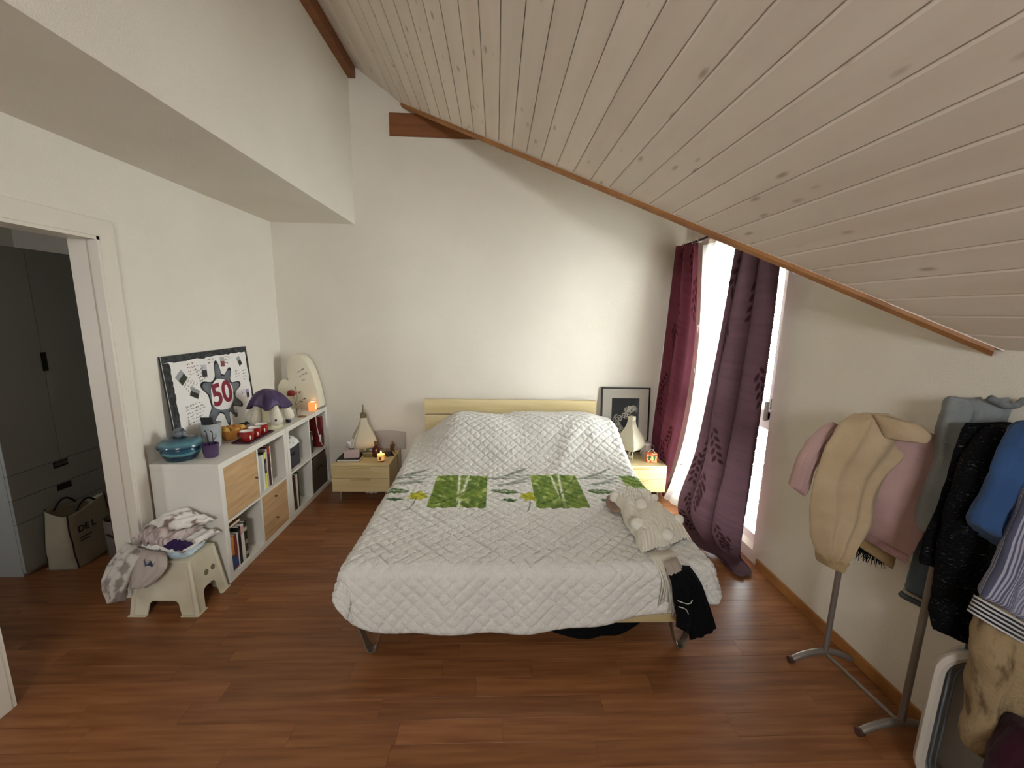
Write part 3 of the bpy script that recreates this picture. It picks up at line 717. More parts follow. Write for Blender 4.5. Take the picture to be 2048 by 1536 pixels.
# table lamps: four-sided paper shade swelling downwards, on four pointed feet
def paper_mat():
    m = mat('lamp_paper', '#dcd4be', .8); nt = m.node_tree; b = nt.nodes['Principled BSDF']
    b.inputs['Transmission Weight'].default_value = .0
    tr = nt.nodes.new('ShaderNodeBsdfTranslucent'); tr.inputs['Color'].default_value = (*srgb('#e9dfc4'), 1); mx = nt.nodes.new('ShaderNodeMixShader'); mx.inputs[0].default_value = .35
    nt.links.new(b.outputs[0], mx.inputs[1]); nt.links.new(tr.outputs[0], mx.inputs[2]); nt.links.new(mx.outputs[0], nt.nodes['Material Output'].inputs['Surface']); return m
paper = paper_mat(); ribm = mat('lamp_rib', '#cfc6ad', .7); brass = mat('aged_brass', '#7d7258', .4, metal=.8)
def lamp(x, yy, rz, label, finial):
    root = empty('table_lamp', label, 'lamp', (x, yy, NZ), rz)
    prof = [(.055, .072), (.084, .082), (.099, .105), (.101, .135), (.090, .175), (.069, .220), (.047, .265), (.031, .310), (.024, .355)]
    def sq(t): return None
    cor = [(1, 1), (-1, 1), (-1, -1), (1, -1)]
    for s_ in range(4):
        a, b = cor[s_], cor[(s_ + 1) % 4]; m = MB(); V = []
        for (r, z) in prof:
            row = []
            for k in range(7):
                t = k / 6; bul = 1 + .045 * math.sin(PI * t); row.append(m.bm.verts.new((r * (a[0] + (b[0] - a[0]) * t) * bul, r * (a[1] + (b[1] - a[1]) * t) * bul, z)))
            V.append(row)
        for i in range(len(V) - 1):
            for k in range(6): m.bm.faces.new((V[i][k], V[i][k + 1], V[i + 1][k + 1], V[i + 1][k]))
        o = m.build('shade_panel', paper, root, smooth=True); solidify(o, .0012, 0)
    for c in cor:
        MB().tube([(c[0] * r, c[1] * r, z) for r, z in prof], .0024, 6).build('rib', ribm, root, smooth=True)
        MB().tube([(c[0] * .085, c[1] * .085, .085), (c[0] * .07, c[1] * .07, .045), (c[0] * .086, c[1] * .086, .0)], .0045, 6, r2=.0022).build('foot', ribm, root, smooth=True)
    MB().box(-.027, .027, -.027, .027, .352, .392, bevel=.003).build('collar', brass if finial else ribm, root)
    if finial: MB().lathe([(.013, .392), (.015, .402), (.008, .412), (.012, .424), (.006, .436), (.004, .47), (.0, .476)], 14).build('finial', brass, root, smooth=True)
    MB().lathe([(.045, 0), (.045, .012), (.012, .02), (.01, .10), (.018, .11), (.02, .15), (.0, .16)], 16).build('base', mat('lamp_base', '#c8bfa8', .6), root, smooth=40)
    return root
lamp(-1.205, 3.66, math.radians(22), 'cream paper table lamp with brass collar and pointed finial', True)
lamp(1.285, 3.64, math.radians(40), 'cream paper table lamp standing before the framed picture', False)
# left nightstand
bk = empty('notebook', 'white page notebook with black cover under the tissue box', 'notebook', (-1.29, 3.545, NZ))
MB().box(-.098, .098, -.095, .095, 0, .003).box(-.098, .098, -.095, .095, .021, .024).box(-.098, -.094, -.095, .095, 0, .024).build('cover', mat('black_cover', '#17130f', .6), bk)
MB().box(-.093, .095, -.092, .092, .0032, .0208).build('pages', mat('paper_pages', '#d9d2c2', .9, bump=.2, bscale=300, bstretch=(1, 1, 30)), bk)
bk.rotation_euler.z = .03
tb = empty('tissue_box', 'lilac cardboard tissue box with a white tissue pulled up', 'tissue box', (-1.285, 3.56, NZ + .0245), math.radians(14))
m = MB().box(-.063, .063, -.08, .08, 0, .068, bevel=.002); m.build('carton', mat('lilac_card', '#b9a5a3', .6), tb)
MB().lathe([(.038, .0682), (.04, .0688)], 20, sx=.75, sy=1.2).build('opening', mat('slot_dark', '#6b5c5c', .8), tb)
def tissue(u, v):
    w = u - .5; x = w * (.035 + .075 * v) ; y_ = .012 * math.sin(u * 10 + v * 3) * (.4 + v) + .006 * math.cos(u * 23)
    return Vector((x * .9, y_ + x * .3, .066 + (.078 - .05 * abs(w) ** 1.2 + .012 * math.sin(u * 13)) * v))
o = MB().grid(tissue, 48, 16).build('tissue', mat('tissue_paper', '#f2f0ec', .9), tb, smooth=True); solidify(o, .0006)
cn = empty('candle', 'lit candle in a small glass tumbler on the nightstand edge', 'candle', (-1.005, 3.475, NZ))
gl = mat('clear_glass', (1, .98, .95), .05, trans=1, ior=1.3)
MB().lathe([(.0, .0), (.026, .0), (.030, .01), (.036, .085), (.034, .0855), (.028, .012), (.0, .009)], 28, cap=False).build('tumbler', gl, cn, smooth=50)
wax = mat('candle_wax', '#f2c071', .5, emit=(1, .5, .14), estr=.45, sss=.3)
MB().lathe([(.0, .0095), (.0265, .0125), (.0325, .066), (.0, .064)], 28).build('wax', wax, cn, smooth=50)
MB().cyl((0, 0, .064), (.001, 0, .074), .0012, 6).build('wick', mat('wick', '#241a12', .9), cn)
MB().lathe([(.0, .072), (.004, .076), (.005, .083), (.0025, .092), (.0, .099)], 14).build('flame', mat('flame', (1, .7, .3), .5, emit=(1, .62, .22), estr=30), cn, smooth=True)
MB().box(-.010, .010, -.0345, -.0335, .02, .05).build('sticker', mat('sticker_dark', '#5a4127', .7), cn)
pl = bpy.data.lights.new('candle_light', 'POINT'); pl.energy = .25; pl.color = (1, .6, .28); pl.shadow_soft_size = .01
po = bpy.data.objects.new('candle_light', pl); COL.objects.link(po); po.parent = cn; po.location = (0, 0, .112)
jd = empty('glass_dish', 'low square glass dish behind the candle', 'dish', (-1.155, 3.60, NZ))
MB().box(-.045, .045, -.03, .03, 0, .035, bevel=.006).build('body', mat('olive_glass', '#a79a70', .15, trans=.6, ior=1.3), jd, smooth=40)
MB().box(-.046, .046, -.031, .031, .0355, .045, bevel=.004).build('lid', mat('dish_lid', '#b7ad92', .3, trans=.4, ior=1.3), jd, smooth=40)
rb = empty('bottle', 'dark red glass bottle with a pale cap beside the paper lamp', 'bottle', (-1.085, 3.60, NZ))
MB().lathe([(0, 0), (.03, 0), (.034, .008), (.034, .07), (.022, .09), (.012, .10), (.012, .118), (0, .118)], 24).build('body', mat('ruby_glass', '#3d0d0c', .15, coat=.4), rb, smooth=40)
MB().lathe([(.0135, .1185), (.0145, .121), (.0145, .143), (0, .144)], 18).build('cap', mat('bottle_cap', '#59443a', .4), rb, smooth=40)
mc = empty('cream_jar', 'tiny white cream jar under the lamp shade', 'jar', (-1.155, 3.685, NZ))
MB().lathe([(0, 0), (.016, 0), (.018, .004), (.018, .026), (0, .026)], 20).build('body', mat('jar_glass', '#c9c2b4', .3), mc, smooth=40)
MB().lathe([(.019, .0265), (.019, .04), (.017, .042), (0, .042)], 20).build('lid', mat('white_cap', '#e6e2da', .35), mc, smooth=40)
ph = empty('phone', 'dark phone lying at the back of the nightstand', 'phone', (-.985, 3.66, NZ + .0005), .5)
MB().box(-.035, .035, -.07, .07, 0, .008, bevel=.003).build('case', mat('phone_case', '#2c2119', .4), ph, smooth=40)
MB().box(-.032, .032, -.066, .066, .0082, .0088).build('screen', mat('phone_screen', '#0c0b0b', .1), ph)
o = MB().tube([(-1.05, 3.62, NZ + .012), (-1.0, 3.70, NZ + .035), (-.95, 3.70, NZ + .02), (-.905, 3.66, NZ - .01), (-.893, 3.62, NZ - .08), (-.890, 3.60, .14), (-.893, 3.62, .02), (-.9, 3.75, .006)], .003, 7).build('cable', mat('brown_cable', '#4a3a22', .5), None, smooth=True)
tag(o, 'thin brown cable hanging off the nightstand beside the bed', 'cable')
def acryl(u, v):
    a = -.10 + .33 * u; return Vector((-1.09 + a + .0, 3.815 - .05 * math.sin(u * PI) , NZ + .001 + .20 * v * (.85 + .15 * math.sin(PI * u))))
ac = MB().grid(acryl, 24, 8).build('acrylic_sheet', mat('smoky_acrylic', '#b3a7ab', .1, alpha=.25), None, smooth=True); solidify(ac, .003)
tag(ac, 'curved smoky clear plastic sheet standing behind the nightstand things', 'plastic sheet')
gb = empty('perfume_bottle', 'small amber glass perfume bottle before the plastic sheet', 'perfume', (-.975, 3.745, NZ))
MB().box(-.018, .018, -.012, .012, 0, .07, bevel=.004).build('body', mat('amber_glass', '#8a6238', .15, trans=.6, ior=1.3), gb, smooth=40)
MB().cyl((0, 0, .0705), (0, 0, .10), .009, 14).build('stopper', mat('gold_stopper', '#c7a45e', .25, metal=.8), gb, smooth=40)
o = shell(([(-1.20, 3.62, .095), (-1.22, 3.62, .05), (-1.2, 3.6, .004)], [(-1.05, 3.62, .095), (-1.04, 3.62, .05), (-1.06, 3.6, .004)]), .05, 3, .3, 28, 16, seed=2).build('plastic_bag', mat('bag_white', '#a59c92', .5), None, smooth=True)
tag(o, 'crumpled white plastic bag on the floor under the nightstand', 'bag')
# right nightstand
tn = empty('gift_tin', 'small red patterned gift box with a bear on a green panel', 'box', (1.44, 3.50, NZ), math.radians(-8))
MB().box(-.048, .048, -.03, .03, 0, .088, bevel=.003).build('box', mat('red_print', '#b8402c', .5, '#d9a468', nscale=55, contrast=(.48, .52)), tn)
MB().box(-.030, .030, -.0315, -.0302, .022, .068).build('panel', mat('green_print', '#2f5a33', .5), tn)
bear = mat('bear_tan', '#d9b070', .6)
m = MB().sphere((0, -.0325, .037), .017, 14, 8, (1, .15, 1)).sphere((0, -.0325, .056), .011, 14, 8, (1, .2, 1)).sphere((-.009, -.0325, .066), .0045, 8, 6, (1, .3, 1)).sphere((.009, -.0325, .066), .0045, 8, 6, (1, .3, 1))
m.build('bear_print', bear, tn, smooth=True)
MB().tube([(-.03 + .06 * k / 10, 0, .087 + .03 * math.sin(PI * k / 10)) for k in range(11)], .002, 6).build('handle', mat('white_cord', '#ddd6cc', .7), tn, smooth=True)
cu = empty('white_beaker', 'frosted white beaker with lid behind the patterned gift box', 'beaker', (1.45, 3.66, NZ))
MB().lathe([(0, 0), (.04, 0), (.043, .005), (.046, .12), (.044, .1205), (.0, .118)], 28).build('body', mat('frosted_plastic', '#b5a9a4', .4), cu, smooth=40)
MB().lathe([(.047, .1208), (.048, .132), (.04, .138), (0, .139)], 28).build('lid', mat('frosted_lid', '#c8bcb5', .35), cu, smooth=40)
MB().tube([(.044, 0, .10), (.07, 0, .105), (.078, 0, .075), (.066, 0, .04), (.042, 0, .035)], .003, 7).build('handle', mat('frosted_lid', '#c8bcb5'), cu, smooth=True)
o = MB().tube([(1.18, 3.72, NZ + .004), (1.20, 3.64, NZ + .004), (1.23, 3.60, NZ + .005), (1.28, 3.57, NZ + .004)], .003, 6).build('lamp_cord', mat('black_cord', '#241f1a', .5), None, smooth=True)
tag(o, 'black lamp cord lying on the nightstand by the bed', 'cord')
# framed picture leaning on the wall behind
pic = empty('framed_picture', 'black-framed monochrome print leaning on the wall behind the lamp', 'picture', (1.27, 3.765, NZ + .0015), 0)
tilt = math.radians(-5.0); T = Matrix.Rotation(tilt, 4, 'X')
fw_, fh_ = .24, .635
MB().box(-fw_, fw_, -.009, .009, 0, .014, mtx=T).box(-fw_, fw_, -.009, .009, fh_ - .014, fh_, mtx=T).box(-fw_, -fw_ + .014, -.009, .009, 0, fh_, mtx=T).box(fw_ - .014, fw_, -.009, .009, 0, fh_, mtx=T).build('frame', mat('black_frame', '#14130f', .4), pic)
MB().box(-fw_ + .012, fw_ - .012, -.002, .007, .012, fh_ - .012, mtx=T).build('mount', mat('picture_mount', '#cfc9bd', .8), pic)
MB().box(-.135, .135, -.0035, -.0015, .10, .53, mtx=T).build('print', mat('print_dark', '#2d2f31', .7), pic)
m = MB(); rs = random.Random(21)
for k in range(120):
    t0 = rs.uniform(0, 6.28); ang = k / 120 * 4.6; cx = .03 + .07 * math.cos(ang) * rs.uniform(.2, 1.2) - .05 * (ang > 2.6); cz = .41 + .08 * math.sin(ang) * rs.uniform(.3, 1.2) - .035 * ang
    r = rs.uniform(.008, .03); pts = []
    for q in range(9):
        t = t0 + q * .4; rr = r * (1 - .06 * q); px, pz = cx + rr * math.cos(t), cz + rr * math.sin(t)
        pts.append(T @ Vector((max(-.128, min(.128, px)), -.0040, max(.108, min(.522, pz)))))
    m.tube(pts, rs.uniform(.0015, .0035), 5)
o = m.build('brush_marks', mat('print_light', '#d5d0c4', .8), pic); o['kind'] = 'stuff'
MB().box(-fw_ + .013, fw_ - .013, -.0075, -.006, .013, fh_ - .013, mtx=T).build('glass', mat('picture_glass', (1, 1, 1), .03, trans=1, ior=1.1), pic)
# ---------------------------------------------------------------- white cube shelves along the left wall
SX, SW, SD, ST, SI = -1.603, .765, .39, .038, .016      # front x, unit side, depth, outer and inner board
melamine = mat('white_melamine', '#dedad0', .4, bump=.02)
oak = mat('oak_front', '#c7a57b', .5, '#b08c62', nscale=3, stretch=(12, 1.2, 12), bump=.05, contrast=(.3, .7))
steel2 = mat('small_knob', '#5f574c', .35, metal=.8)
def unit(y0, label):
    u = empty('cube_shelf', label, 'shelf', (SX, y0, 0))
    MB().box(-SD, 0, 0, SW, SW - ST, SW, bevel=.0015).build('top_board', melamine, u)
    MB().box(-SD, 0, 0, SW, 0, ST, bevel=.0015).build('bottom_board', melamine, u)
    MB().box(-SD, 0, 0, ST, ST, SW - ST, bevel=.0015).build('side_board', melamine, u)
    MB().box(-SD, 0, SW - ST, SW, ST, SW - ST, bevel=.0015).build('side_board', melamine, u)
    c = SW / 2
    MB().box(-SD, -.002, c - SI / 2, c + SI / 2, ST, SW - ST).build('divider', melamine, u)
    MB().box(-SD, -.002, ST, c - SI / 2, c - SI / 2, c + SI / 2).build('shelf_board', melamine, u)
    MB().box(-SD, -.002, c + SI / 2, SW - ST, c - SI / 2, c + SI / 2).build('shelf_board', melamine, u)
    return u
Y1, Y2 = 2.302, 3.070
U1 = unit(Y1, 'white cube shelf with oak door and drawers behind the plastic stool')
U2 = unit(Y2, 'white cube shelf with open cells and storage boxes in the corner')
c = SW / 2; lo, hi = ST + .0015, c - SI / 2 - .0015; lo2, hi2 = c + SI / 2 + .0015, SW - ST - .0015
dr = MB().box(-.022, -.004, lo, hi, lo2, hi2, bevel=.0015).build('door', oak, U1)
MB().cyl((-.004, hi - .025, .54), (.010, hi - .025, .54), .006, 12).build('knob', steel2, dr, smooth=40)
MB().box(-.34, -.023, lo, hi, lo2, hi2).build('insert_box', melamine, U1)
for z0, z1 in ((lo, (lo + hi) / 2 - .001), ((lo + hi) / 2 + .001, hi)):
    dr = MB().box(-.022, -.004, lo2, hi2, z0, z1, bevel=.0015).build('drawer_front', oak, U1)
    MB().cyl((-.004, (lo2 + hi2) / 2, (z0 + z1) / 2 + .02), (.010, (lo2 + hi2) / 2, (z0 + z1) / 2 + .02), .006, 12).build('knob', steel2, dr, smooth=40)
MB().box(-.34, -.023, lo2, hi2, lo, hi).build('insert_box', melamine, U1)
pagem = mat('paper_pages', '#d9d2c2')
BK = 0
def book(x, yy, z, th, h, d, col, label, lean=0, band=None, flat=False, bcol='#d9d4c8'):
    # spine faces the room (+x)
    root = empty('book', label, 'book', (x, yy, z)); cm = mat('book_' + col.lstrip('#'), col, .5)
    t = .0025
    if flat: mm = Matrix.Rotation(0, 4, 'X')
    else: mm = Matrix.Translation((0, 0, max(0, th * math.sin(-lean)))) @ Matrix.Rotation(lean, 4, 'X')
    MB().box(-d, 0, 0, t, 0, h, mtx=mm).box(-d, 0, th - t, th, 0, h, mtx=mm).box(-t, 0, t, th - t, 0, h, mtx=mm).build('cover', cm, root)
    MB().box(-d + .003, -t - .0005, t + .0003, th - t - .0003, .003, h - .003, mtx=mm).build('pages', pagem, root)
    if band:
        for (z0, z1, cc) in band: MB().box(.0002, .0010, .001, th - .001, h * z0, h * z1, mtx=mm).build('spine_print', mat('spine_' + cc.lstrip('#'), cc, .6), root)
    return root
FX = SX - .02
# bottom near cell
z = ST + .0008; yy = Y1 + ST + .004
for th, h, d, col, lab, band in ((.020, .215, .16, '#c9c6b4', 'pale paperback at the shelf end beside the orange book', [(.1, .45, '#7f8f84')]),
        (.030, .225, .17, '#c98a3d', 'orange and blue paperback in the bottom shelf row', [(0, .45, '#3b4f82')]),
        (.028, .222, .17, '#7a2a2c', 'dark red paperback in the bottom shelf row', [(.05, .3, '#344a7c')]),
        (.012, .224, .17, '#cfccc4', 'thin white booklet in the bottom shelf row', None),
        (.026, .252, .18, '#14161a', 'tall black book in the bottom shelf row', [(.8, .9, '#3a3d44')]),
        (.032, .250, .18, '#d8cec4', 'white book with pink spine top in the bottom row', [(.75, .97, '#c99a98')]),
        (.030, .255, .18, '#20261f', 'dark green patterned book ending the bottom row', [(.1, .2, '#a9a58d'), (.4, .5, '#8d8a70'), (.75, .85, '#a9a58d')])):
    book(FX, yy, z, th, h, d, col, lab, 0, band); yy += th + .0015
b = empty('book', 'brown book lying flat on top of the bottom row books', 'book', (FX - .03, Y1 + ST + .052, z + .2562))
MB().box(-.14, 0, .03, .13, 0, .003).box(-.14, 0, .03, .13, .02, .023).box(-.14, 0, .127, .13, .003, .02).build('cover', mat('book_brown', '#6e3c20', .5), b)
MB().box(-.137, -.002, .032, .1265, .0032, .0198).build('pages', pagem, b)
# top far cell of unit 1
z = c + SI / 2 + .0008; yy = Y1 + c + SI / 2 + .006
for th, h, d, col, lab, band in ((.038, .235, .17, '#48587c', 'blue and red paperback in the upper shelf beside the oak door', [(.78, 1, '#8f2f2a'), (0, .12, '#a33a2c'), (.3, .5, '#1c2338')]),
        (.040, .262, .18, '#b9b8b4', 'thick grey paperback in the upper shelf row', None),
        (.024, .258, .18, '#dcdad4', 'white hardback in the upper shelf row', None),
        (.024, .268, .18, '#1a1b16', 'black and yellow book in the upper shelf row', [(0, .42, '#cfd052'), (.82, 1, '#d8d56a'), (.5, .7, '#5b5c55')]),
        (.018, .285, .18, '#b9a9a8', 'slim pinkish book in the upper shelf row', None),
        (.030, .298, .18, '#3a1d18', 'tall maroon book with red top in the upper row', [(.8, 1, '#8d2b21')]),
        (.012, .29, .17, '#d9d3c5', 'thin cream booklet ending the upper shelf row', [(.45, .6, '#a39c8c')])):
    book(FX - .01, yy, z, th, h, d, col, lab, 0, band); yy += th + .0015
# unit 2: grey box with cloth, leaning files, crate
gb = empty('storage_box', 'dark grey felt storage box filled with white spotted cloth', 'storage box', (SX - .2, Y2 + .15, c + SI / 2 + .001))
felt = mat('grey_felt', '#45454a', .95, '#3c3c40', nscale=80, bump=.2)
m = MB(); w, d, h = .105, .165, .17
m.box(-d, d, -w, -w + .005, 0, h).box(-d, d, w - .005, w, 0, h).box(-d, -d + .005, -w, w, 0, h).box(d - .005, d, -w, w, 0, h).box(-d, d, -w, w, 0, .005); m.build('box', felt, gb)
MB().box(d + .0003, d + .0012, -.032, .032, .10, .13, bevel=.0004).build('handle_slot', mat('slot_black', '#141416', .9), gb)
sc = MB(); 
def spotcloth(u, v):
    a, b_ = -1 + 2 * u, -1 + 2 * v; e = max(0, 1 - max(abs(a), abs(b_)) ** 4)
    return Vector((a * (d + .004), b_ * (w + .006), h + .004 + .085 * math.sqrt(max(0, e)) * (1 - .3 * a * a) + .012 * nz(a * 2, b_ * 2, 1)))
o = sc.grid(spotcloth, 50, 40).build('spotted_cloth', mat('spotted_cloth_print', '#e3e2e0', .9, '#4a4a55', nscale=38, contrast=(.60, .64)), None, smooth=True)
o.location = gb.location; tag(o, 'white cloth with dark spots stuffed into the grey felt box', 'cloth')
z = ST + .0008; yy = Y2 + ST + .032
for th, h, d, col, lab in ((.022, .285, .2, '#d3cfc2', 'cream folder leaning in the lower corner shelf'), (.034, .30, .2, '#4a2319', 'brown album leaning in the lower corner shelf'),
        (.024, .292, .2, '#cfc9b4', 'pale binder standing in the lower corner shelf'), (.016, .305, .2, '#2b3236', 'slim dark folder in the lower corner shelf')):
    book(FX, yy, z, th, h, d, col, lab, .06 if 'lean' in lab else 0); yy += th + .004
z = c + SI / 2 + .0008; yy = Y2 + c + SI / 2 + .008
for th, h, d, col, lab, band in ((.03, .17, .17, '#1c1c22', 'small black book in the shelf by the corner', [(.5, .7, '#6b7587')]), (.03, .19, .17, '#2a2a30', 'small charcoal book in the shelf by the corner', [(.2, .3, '#8a8f98')]),
        (.028, .18, .17, '#5a4a40', 'small brown book in the shelf by the corner', None), (.03, .20, .17, '#23282e', 'small slate book in the shelf by the corner', [(.6, .75, '#a8a39a')])):
    book(FX - .02, yy, z, th, h, d, col, lab, 0, band); yy += th + .002
book(FX - .005, Y2 + SW - ST - .062, z, .045, .29, .2, '#7a1f1c', 'tall red ring binder at the corner end of the shelf', 0, [(.35, .6, '#5e1513')])
cr = empty('storage_crate', 'woven brown storage crate with dark rim in the corner shelf', 'storage box', (SX - .195, Y2 + c + .17, ST + .001))
wv = mat('woven_brown', '#5d5041', .9, '#4b4034', nscale=60, bump=.5, bscale=130); w, d, h = .155, .185, .315
m = MB().box(-d, d, -w, -w + .006, 0, h).box(-d, d, w - .006, w, 0, h).box(-d, -d + .006, -w, w, 0, h).box(d - .006, d, -w, w, 0, h).box(-d, d, -w, w, 0, .006); m.build('basket', wv, cr)
MB().tube([(d - .003, -w + .003, h), (d - .003, w - .003, h), (-d + .003, w - .003, h), (-d + .003, -w + .003, h)], .006, 6, closed=True).build('rim', mat('rim_dark', '#1d1814', .8), cr)
MB().tube([(d + .002, -.05 + .1 * k / 8, .20 + .02 * math.sin(PI * k / 8) - .01) for k in range(9)], .007, 6).build('handle', mat('rim_dark', '#1d1814'), cr, smooth=True)
o = MB().tube([(SX + .003, Y2 + .50, SW + .004), (SX + .006, Y2 + .505, SW - .05), (SX + .005, Y2 + .52, .62), (SX + .006, Y2 + .545, .54), (SX + .005, Y2 + .60, .44), (SX + .006, Y2 + .66, .39), (SX + .008, Y2 + .68, .25), (SX + .012, Y2 + .70, .12), (SX + .03, Y2 + .74, .01)], .003, 6).build('cord', mat('white_cord', '#ddd6cc'), None, smooth=True)
o2 = MB().box(SX, SX + .014, Y2 + .555, Y2 + .575, .475, .54, bevel=.004).build('cord_switch', mat('white_cord', '#ddd6cc'), o)
tag(o, 'white lamp cord with inline switch hanging down the corner shelf', 'cord')
# ---------------------------------------------------------------- things on top of the cube shelves
TZ = SW + .0008
# "50" card leaning on the wall
bd = empty('birthday_board', 'white birthday board with red 50 in a grey splat and handwritten notes', 'board', (-1.945, 2.885, TZ))
BW, BH = .83, .605
lean = math.atan2(.042, BH); Tb = Matrix(((0, -math.sin(lean), math.cos(lean), 0), (1, 0, 0, 0), (0, math.cos(lean), math.sin(lean), 0), (0, 0, 0, 1)))
# board coordinates: X along the wall (+y), Y up, Z out of the board (towards the room)
def bp(x, y_, z_=0): return Tb @ Vector((x, y_, z_))
MB().box(-BW / 2, BW / 2, 0, BH, -.003, 0, mtx=Tb).build('card', mat('board_card', '#e4dfda', .8, bump=.05), bd)
MB().box(-BW / 2, BW / 2, 0, BH, -.014, -.0032, mtx=Tb).build('backing', mat('board_back', '#2e302f', .8), bd)
brd = mat('board_border', '#3d403f', .8, '#1c1d1d', nscale=40, contrast=(.4, .6))
for nm, x0, x1, y0, y1 in (('t', -BW / 2, BW / 2, BH - .042, BH), ('b', -BW / 2, BW / 2, 0, .03), ('l', -BW / 2, -BW / 2 + .055, .03, BH - .042), ('r', BW / 2 - .022, BW / 2, .03, BH - .042)):
    n = 26; pts = []
    rs = random.Random(hash(nm) % 7 + len(nm) + ord(nm[0]))
    if nm in 'tb':
        inner = y0 if nm == 't' else y1; outer = y1 if nm == 't' else y0
        pts = [(x0, outer), (x1, outer)] + [(x1 - (x1 - x0) * k / n, inner + rs.uniform(-.006, .006)) for k in range(n + 1)]
    else:
        inner = x1 if nm == 'l' else x0; outer = x0 if nm == 'l' else x1
        pts = [(outer, y1), (outer, y0)] + [(inner + rs.uniform(-.006, .006), y0 + (y1 - y0) * k / n) for k in range(n + 1)]
    MB().prism(pts, 'z', .0004, .0012, mtx=Tb).build('border', brd, bd)
def splat(k, ctr, spikes):
    # star-like ink splat outline
    pts = []; N_ = 150
    for i in range(N_):
        t = 2 * PI * i / N_; r = .135 + .008 * math.sin(5 * t + 1)
        for (a, ln, wd) in spikes:
            da = (t - a + PI) % (2 * PI) - PI; r = max(r, .120 + ln * .86 * math.exp(-(abs(da) / (wd * .62)) ** 2.6) + .02 * math.exp(-(da / .5) ** 2))
        pts.append((ctr[0] + r * k * math.cos(t), ctr[1] + r * k * .98 * math.sin(t)))
    return pts
spk = [(1.62, .115, .26), (.95, .085, .25), (2.62, .08, .36), (.22, .085, .30), (-.55, .105, .26), (-1.05, .08, .17), (-1.48, .105, .2), (-2.35, .12, .32)]
CT = (.055, .285)
def flat(pts, z0, z1, name, m_):
    mm = MB(); cv = mm.bm.verts.new(bp(CT[0], CT[1], z1)); ring = [mm.bm.verts.new(bp(a, b, z1)) for a, b in pts]
    for i in range(len(ring)): mm.bm.faces.new((cv, ring[i], ring[(i + 1) % len(ring)]))
    return mm.build(name, m_, bd)
flat(splat(1.06, CT, spk), .0004, .0014, 'splat_outline', mat('ink_black', '#17181a', .8))
flat(splat(.97, CT, spk), .0008, .0020, 'splat', mat('ink_grey', '#6f7377', .8, '#54585c', nscale=14))
flat([(CT[0] + .118 * math.cos(2 * PI * i / 60) * (1 + .05 * math.sin(6 * i / 10)), CT[1] + .116 * math.sin(2 * PI * i / 60) * (1 + .06 * math.sin(4 * i / 10))) for i in range(60)], .001, .0026, 'splat_centre', mat('board_card', '#e4dfda'))
text_mesh('50', .215, mat('ink_red', '#7d2434', .8), 'lettering', bd, .0006, Tb @ Matrix.Translation((CT[0] - .002, CT[1] + .004, .0034)) @ Matrix.Rotation(math.radians(3), 4, 'Z'), .006)
rs = random.Random(2)
pcol = [('#8f9296', '#2f3420'), ('#b7b9bd', '#2a2422'), ('#a9a6a2', '#7d3a38'), ('#9fa2a6', '#1f1f22'), ('#8d8e8c', '#2c2a20'), ('#9b8fb0', '#191a14'), ('#aeaca8', '#55514c'), ('#b0aeaa', '#3c3a38')]
for k, (px, py_, rt, w_, h_) in enumerate(((-.285, .46, .65, .07, .075), (-.08, .475, -.08, .05, .085), (.115, .515, -.08, .045, .07), (.305, .50, .35, .04, .07), (-.2, .345, -.5, .075, .06), (.345, .24, 0, .035, .07), (-.185, .10, .1, .055, .06), (.165, .12, -.1, .04, .06))):
    M_ = Tb @ Matrix.Translation((px, py_, 0)) @ Matrix.Rotation(rt, 4, 'Z')
    o = MB().box(-w_ / 2, w_ / 2, -h_ / 2, h_ / 2, .0006, .0016, mtx=M_).build('photo_print', mat('photo_sky%d' % k, pcol[k][0], .4), bd)
    MB().box(-w_ / 2 + .003, w_ / 2 - .003, -h_ / 2 + .003, h_ * .08, .0017, .0021, mtx=M_).build('photo_figure', mat('photo_fig%d' % k, pcol[k][1], .4), o)
inkr, inkk, inkp = mat('note_red', '#8c4038', .8), mat('note_black', '#2d2d2d', .8), mat('note_pencil', '#77736f', .8)
for (x, y_, w, rows, m_, rt, sd) in ((-.225, .535, .10, 4, inkr, .08, 1), (-.16, .475, .085, 4, inkk, .3, 2), (-.28, .40, .11, 4, inkp, .62, 3), (-.30, .27, .19, 6, inkp, .05, 4), (-.03, .545, .07, 2, inkk, 0, 5), (.15, .55, .06, 3, inkp, -.2, 6), (.235, .43, .065, 3, inkp, 0, 7), (.32, .42, .06, 4, inkp, 0, 8), (.27, .27, .06, 2, inkp, .1, 9)):
    mm = MB(); cs, sn = math.cos(rt), math.sin(rt)
    for r_ in range(rows): scribble(mm, 0, -r_ * .022, w * random.Random(sd + r_).uniform(.7, 1), .012, sd * 10 + r_, lambda a, b: bp(x + a * cs - b * sn, y_ + a * sn + b * cs, .001), .0011)
    o = mm.build('handwriting', m_, bd); o['kind'] = 'stuff'
